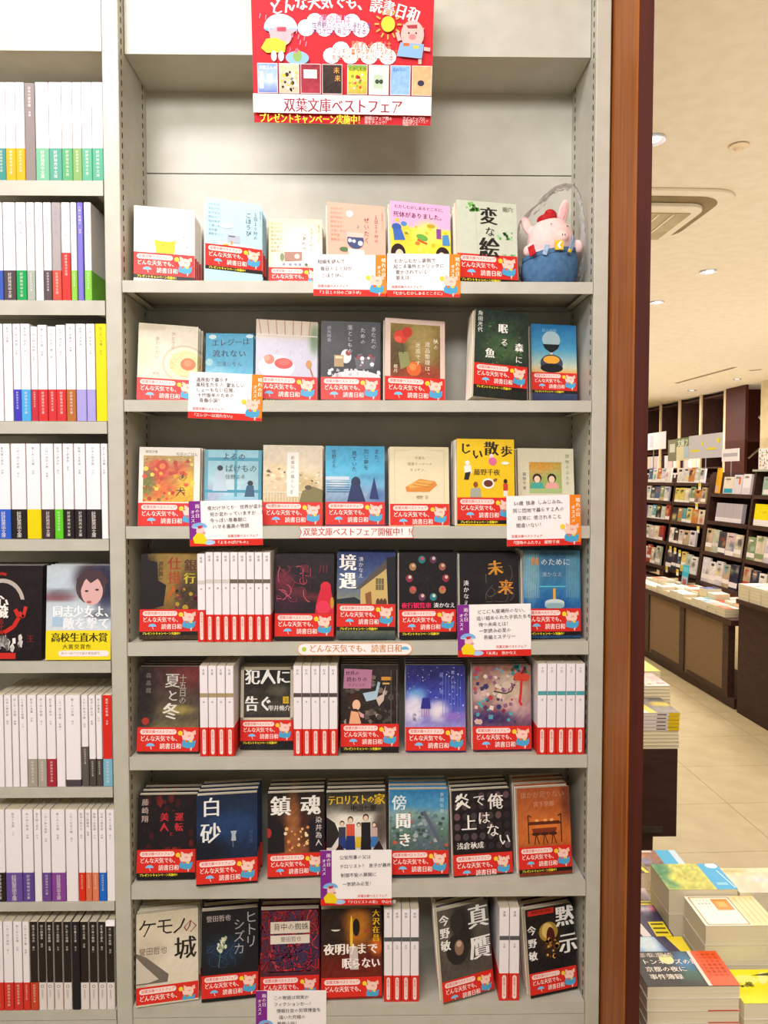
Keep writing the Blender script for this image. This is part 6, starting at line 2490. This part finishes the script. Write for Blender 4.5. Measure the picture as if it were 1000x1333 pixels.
for i in range(12):
    x_ = X0 + .14 + i * (X1 - X0 - .24) / 12
    bx('slat', (x_, Z0 + .14, hc - .038), (x_ + .007, Z1 - .05, hc - .034), M_CEIL, ac)
# slot diffusers
for (xa, ya, xb, yb, nm) in ((880, 498.5, 957, 477.5, 'long thin dark air slot in the far ceiling'), (975, 482, 992, 480.5, 'short thin dark air slot in the far ceiling')):
    Xa, Za = aH(xa, ya, -1.1)
    Xb, Zb = aH(xb, yb, -1.1)
    Ln = math.hypot(Xb - Xa, Zb - Za)
    g = G()
    g.box((0, -.022, -.006), (Ln, .022, 0))
    o = g.build('air_slot', M_EDGE, color=False)
    bx('opening', (.01, -.013, -.007), (Ln - .01, .013, -.0055), M_SLOT, o)
    o.location = A(Xa, Za, -1.0995)
    o.rotation_euler.z = DEL + math.atan2(Zb - Za, Xb - Xa)
    tag(o, nm, 'air vent')

# ================================================================= near tables beside the wooden post
# walnut table end, seen past the post
wt = tag(empty('display_table', (0, 0, 0)), 'dark walnut display table end behind the wooden post, carrying paperback piles', 'table')
Y0 = -1.2 + 2.12
zt_ = at(860, 975.5, Y0).z
zb_ = at(860, 1089, Y0).z
xr_ = at(881.5, 1030, Y0).x
g = G()
g.prism([(.44, Y0), (xr_, Y0), (xr_ + .12, Y0 + .9), (.44, Y0 + .9)], zb_, zt_)
g.build('table_box', M_DARKP, wt, color=False)
g = G()
xr2 = at(850, 1095, Y0 + .02).x
g.prism([(.46, Y0 + .02), (xr2, Y0 + .02), (xr2 + .1, Y0 + .85), (.46, Y0 + .85)], 0.001, zb_)
g.build('plinth', M_DARK, wt, color=False)
bx('edge_strip', (.44, Y0 - .003, zb_ + .012), (xr_ - .04, Y0, zb_ + .03), M_SLOT, wt)


def spine_stack(xL, xR, Yf, dep, z0, n, t, top, labels, body='#ece2c8', bands=None, art=None, grp=''):
    """paperbacks piled flat, spines or page edges to the room"""
    z = z0
    proto = None
    for k in range(n):
        last = k == n - 1
        bnd = bands and bands[0] <= k < bands[1]
        g_ = G()
        e = PT
        wx = xR - xL
        g_.box((0, 0, t - e), (wx, dep, t - .0003), top if last else body)
        g_.box((0, 0, 0), (wx, dep, e), body)
        if bnd:
            g_.box((wx * .03, -.0006, .0006), (wx, .0004, t - .0009), '#e6dfdc')
            g_.box((wx * .72, -.0012, .0004), (wx + .0004, dep * .9, t - .0006), '#e4c41c')
            c_ = Canvas(g_, (0, -.0006, t), (1, 0, 0), (0, 0, -1), (0, -1, 0), wx / 100, 100, t / wx * 100)
            c_.rect(42, c_.H * .35, 66, c_.H * .7, '#6c5a58')
        if art and last:
            k_ = wx / 100
            art(Canvas(g_, (0, dep, t), (1, 0, 0), (0, -1, 0), (0, 0, 1), k_, 100, dep / k_))
        o_ = g_.build('closed_book', M_PRINT)
        bx('page_block', (.0006, .001, e), (wx - .0006, dep - e, t - e), M_PAGESF, o_)
        o_.location = (xL + RND.uniform(-.0015, .0015), Yf + RND.uniform(0, .002), z)
        z += t + .0003
        if last:
            tag(o_, labels[0], 'book', grp)
        else:
            tag(o_, labels[1 if not bnd else 2], 'book', grp + (' with bands' if bnd else ' without bands'))
    return z


def a_yellowtop(c):
    c.bg([(0, '#5c5860'), (1, '#8a8078')], [(80, 60, 30, 20, '#e8cc20', .9), (40, 20, 20, 14, '#a8a4a8', .8)], n=12, nx=10, ny=8)
    c.poly([(0, 0), (16, 0), (34, c.H), (6, c.H)], '#f0e8dc')
    c.poly([(4, 0), (26, 0), (42, c.H), (20, c.H)], '#e8cc20')


def a_pinktop(c):
    c.bg([(0, '#e0a0a0'), (1, '#ecd8d4')], n=20, nx=12, ny=6)
    c.scat(20, (4, 4, 96, c.H - 4), 5, ['#f4ece8', '#d86c6c', '#e8d860'], 4)


def a_ylwhite(c):
    c.rect(0, 0, 100, c.H, '#f2d818')
    c.poly([(0, 0), (44, 0), (30, c.H), (0, c.H)], '#f4f0e4')


xa = at(834, 950, Y0 + .003).x
xb = at(884.5, 950, Y0 + .003).x
zA = at(860, 928.5, Y0).z
tb_ = (zA - zt_) / 10 - .0003
LBL = ['paperback with yellow band topping the nearest pile on the walnut table', 'plain page-edged paperback low in the nearest pile on the walnut table', 'yellow-banded paperback in the nearest pile on the walnut table']
spine_stack(xa, xb, Y0 + .003, .15, zt_ + .0004, 10, tb_, '#8a8078', LBL, bands=(5, 10), art=a_yellowtop, grp='nearest walnut table pile')
spine_stack(xa - .115, xa - .006, Y0 + .003, .15, zt_ + .0004, 10, tb_, '#c86040', ['orange-covered paperback topping the pile half hidden by the post', 'page-edged paperback in the pile half hidden by the post', ''], grp='half hidden walnut table pile')
Y1 = Y0 + .17
xb1 = at(873, 915, Y1).x
zB = at(860, 893, Y1).z
spine_stack(xb1 - .13, xb1, Y1, .15, zt_ + .0004, 13, (zB - zt_) / 13 - .0003, '#e0a0a0', ['pink and white patterned paperback topping the second walnut table pile', 'page-edged paperback in the second walnut table pile', ''], art=a_pinktop, grp='second walnut table pile')
Y2 = Y1 + .17
xb2 = at(860, 880, Y2).x
zC = at(860, 874, Y2).z
spine_stack(xb2 - .13, xb2, Y2, .15, zt_ + .0004, 14, (zC - zt_) / 14 - .0003, '#f2d818', ['yellow and white paperback topping the farthest walnut table pile', 'page-edged paperback in the farthest walnut table pile', ''], art=a_ylwhite, grp='farthest walnut table pile')

# low foreground table with flat piles
ft = tag(empty('display_table', (0, 0, 0)), 'low foreground display table beside the wooden post, covered with book piles', 'table')
ZT = .545
bx('tabletop', (.405, -.10, ZT - .03), (1.3, .52, ZT), M_TABP, ft)
bx('front_panel', (.42, -.08, 0), (1.28, -.06, ZT - .03), M_DARKP, ft)
bx('side_panel', (.42, -.06, 0), (.44, .50, ZT - .03), M_DARKP, ft)
bx('rim', (.405, .52, ZT - .03), (1.3, .535, ZT + .02), M_EDGE, ft)


def a_black(c):
    c.bg([(0, '#1c1616'), (1, '#1e1818')], [(58, 20, 14, 20, '#2c78a8', .9), (56, 44, 14, 10, '#2c5c40', .8)], n=8, nx=16, ny=10)
    c.ell(38, 14, 8, 9, '#d8dc8c')
    for i, t in enumerate(('都市', '伝説', '怪談')):
        c.text(8 + i * 11, 2, t, 9, '#b8a89c', bold=1, pitch=9)
    for j, t in enumerate(('トンネルズの影', '京都の夜に', '事件簿録')):
        c.text(8, 14 + j * 13, t, 9.5, '#e8dcd0', bold=1, pitch=9.2)
    c.poly([(66, 0), (100, 0), (100, c.H), (66, c.H)], '#e4541c')
    c.rect(66, 0, 70, c.H, '#e4d4c8')
    for i in range(4):
        c.text(74 + i * 6, 5, '新刊文庫話題作', 4.2, '#a83410', 'v', pitch=6)


def a_sky(c):
    c.bg([(0, '#5c94c4'), (1, '#4c88c0')], [(36, 20, 20, 30, '#dce8ee', .9), (70, 20, 14, 30, '#3c3c78', .9)], n=8, nx=14, ny=8)
    c.poly([(70, 0), (100, 0), (100, c.H), (84, c.H)], '#e0cc20')
    c.poly([(52, 0), (72, 0), (86, c.H), (66, c.H)], '#322c4c')


def a_title(c):
    c.bg([(0, '#2c2440'), (1, '#382c58')], [(70, 20, 20, 14, '#ece0e4', .8), (90, 10, 10, 12, '#e87898', .9)], n=9, nx=14, ny=8)
    c.poly([(2, 0), (24, 0), (44, c.H), (22, c.H)], '#d8d0d0')
    c.rect(56, c.H * .55, 96, c.H, '#e4d01c')
    for j in range(3):
        c.rect(60, c.H * (.6 + .13 * j), 92, c.H * (.65 + .13 * j), '#5a4c14')


def a_pink(c):
    c.bg([(0, '#d8c8cc'), (1, '#2c2228')], [(50, 14, 34, 16, '#ece0ea', .95), (70, 8, 14, 8, '#e8a060', .8)], n=9, nx=12, ny=8)
    c.rect(20, c.H * .56, 92, c.H * .98, '#e4d01c')
    for j in range(3):
        c.rect(24, c.H * (.6 + .13 * j), 86, c.H * (.65 + .13 * j), '#5a4c14')


def a_yspine(c):
    c.bg([(0, '#e4d01c'), (1, '#2c2228')], [(30, 16, 20, 14, '#e8b0c0', .9)], n=9, nx=10, ny=6)
    c.poly([(48, 0), (62, 0), (100, c.H), (82, c.H)], '#f0d400')


def a_brown(c):
    c.bg([(0, '#8a5a3c'), (.6, '#9a5c34'), (1, '#5c3c30')], [(20, 20, 18, 10, '#d89050', .9), (24, 40, 20, 12, '#8080b0', .9)], n=14, nx=14, ny=9)
    c.rect(14, 2, 54, 8, '#dcd0cc')
    c.rect(62, 0, 88, c.H, '#2cace0')
    c.rect(88, 0, 100, c.H, '#c4dcf0')


def a_field(c):
    c.bg([(0, '#c8c84c'), (.5, '#b8b83c'), (1, '#c4c050')], [(10, 20, 12, 50, '#2c7c48', 1), (20, 40, 8, 12, '#d8cc3c', .9)], n=22, nx=22, ny=12)
    c.rect(70, 0, 100, c.H, '#18a0d8')
    c.ell(90, 6, 9, 8, '#e0eef4')
    c.rect(76, c.H * .74, 92, c.H * .84, '#7cc4e0')
    c.line([(92, 20), (98, c.H - 4)], 2, '#b4dcec')


def a_beige(c):
    c.bg([(0, '#e4d0a8'), (1, '#d8c4ac')], [(20, 10, 20, 8, '#b8a84c', .8), (60, 40, 30, 10, '#d8c8cc', .8)], n=12, nx=12, ny=8)


def a_frame(c):
    c.rect(0, 0, 100, c.H, '#f4ece0')
    c.line([(5, 3), (62, 3), (62, c.H - 3), (5, c.H - 3), (5, 3)], 2.2, '#b89c5c')
    c.rect(64, 0, 100, c.H, '#ecd8a4')
    c.rect(34, 8, 58, 36, '#d08a28')
    c.rect(39, 14, 52, 28, '#e8ac48')
    for i in range(4):
        c.text(12 + i * 5, 10, '夕暮れ', 3.6, '#8a7c70', 'v', pitch=8)
    for i in range(4):
        c.line([(70 + i * 8, 4), (70 + i * 8, c.H - 6)], .8, '#c8a868')


def a_mag(c):
    c.bg([(0, '#ece020'), (1, '#e8dc20')], n=6, nx=8, ny=6)
    c.ell(36, 30, 22, 14, '#f0e878')
    c.ell(70, 26, 9, 20, '#f0e890', rot=30)
    c.poly([(50, 18), (92, 10), (96, 20)], '#4c5428')
    c.scat(8, (10, 40, 40, 50), 4, ['#8a8420', '#c8bc1c'], 5)


def pile(pxl, pxr, pyf, h, depth, n, art, top, nm, seed, rz=0.0, cover='#ece4d0', marks=None, xoff=0.0, name='closed_book'):
    """front edge of the top cover given in picture pixels at world height 1.5-h"""
    Z = 1.5 - h
    p0, p1 = atz(pxl, pyf, Z), atz(pxr, pyf, Z)
    wx = p1.x - p0.x
    if isinstance(depth, tuple):
        depth = atz(pxl, depth[0], 1.5 - depth[1]).y - p0.y - .004
    t = (Z - ZT - .0004) / n
    rr_ = random.Random(seed)
    proto = None
    for k in range(n):
        last = k == n - 1
        z = ZT + .0004 + k * t
        if last:
            b_ = flat(wx, depth, t - .0004, top, (p0.x, p0.y, z), rz, art=art)
            tag(b_, nm, 'book', 'books lying on the foreground table')
        elif proto is None:
            b_ = flat(wx, depth, t - .0004, cover, (p0.x, p0.y, z), rz, spine=marks or cover)
            if marks:
                gm = G()
                gm.box((wx * .66, -.0003, 0.0002), (wx, .0006, .0012), marks)
                gm.build('cover_edge', M_PRINT, b_)
            proto = b_
        else:
            b_ = dup(proto)
            b_.location = (p0.x + rr_.uniform(-.001, .001), p0.y + rr_.uniform(-.0008, .0008), z)
        if not last:
            tag(b_, 'page-edged book beneath the ' + nm.split(',')[0], 'book', 'books beneath the ' + nm.split(',')[0])
    return p0, p1


pile(843, 965, 1284, .81, (1245.5, .822), 7, a_black, '#1c1616', 'black-covered book with orange band, frontmost pile on the foreground table', 1, marks='#d8482c')
pile(826, 905, 1245.5, .822, (1219, .824), 5, a_sky, '#4c88c0', 'sky blue book with yellow corner, behind the orange-banded book', 2)
pile(826, 878, 1219, .824, (1187, .84), 5, a_title, '#2c2440', 'dark violet book with slanted white title panel, behind the sky blue book', 3)
pile(822, 860, 1187, .84, (1136, .81), 4, a_pink, '#2c2228', 'pale pink flower book with yellow lower block, on the foreground table', 4)
pile(816, 846, 1136, .81, (1127.5, .83), 4, a_yspine, '#2c2228', 'book with a diagonal yellow edge, touching the wooden post', 5)
pile(919, 1015, 1205, .776, .094, 5, a_frame, '#f4ece0', 'white book with gold frame and golden picture, on the foreground table', 6)
pile(871, 962, 1158, .765, .095, 4, a_field, '#c8c84c', 'yellow-green field book with blue band, on the foreground table', 7)
pile(963.5, 1040, 1162, .77, .09, 4, a_beige, '#e4d0a8', 'beige landscape book beside the yellow-green field book', 8)
pile(823, 895, 1127.5, .83, .07, 4, a_brown, '#8a5a3c', 'brown book with cyan band, far edge of the foreground table', 9)
pile(969, 1040, 1306, .845, .085, 4, a_mag, '#ece020', 'bright yellow magazine, beside the orange-banded book', 10)
bpy.data.objects.remove(_ob)
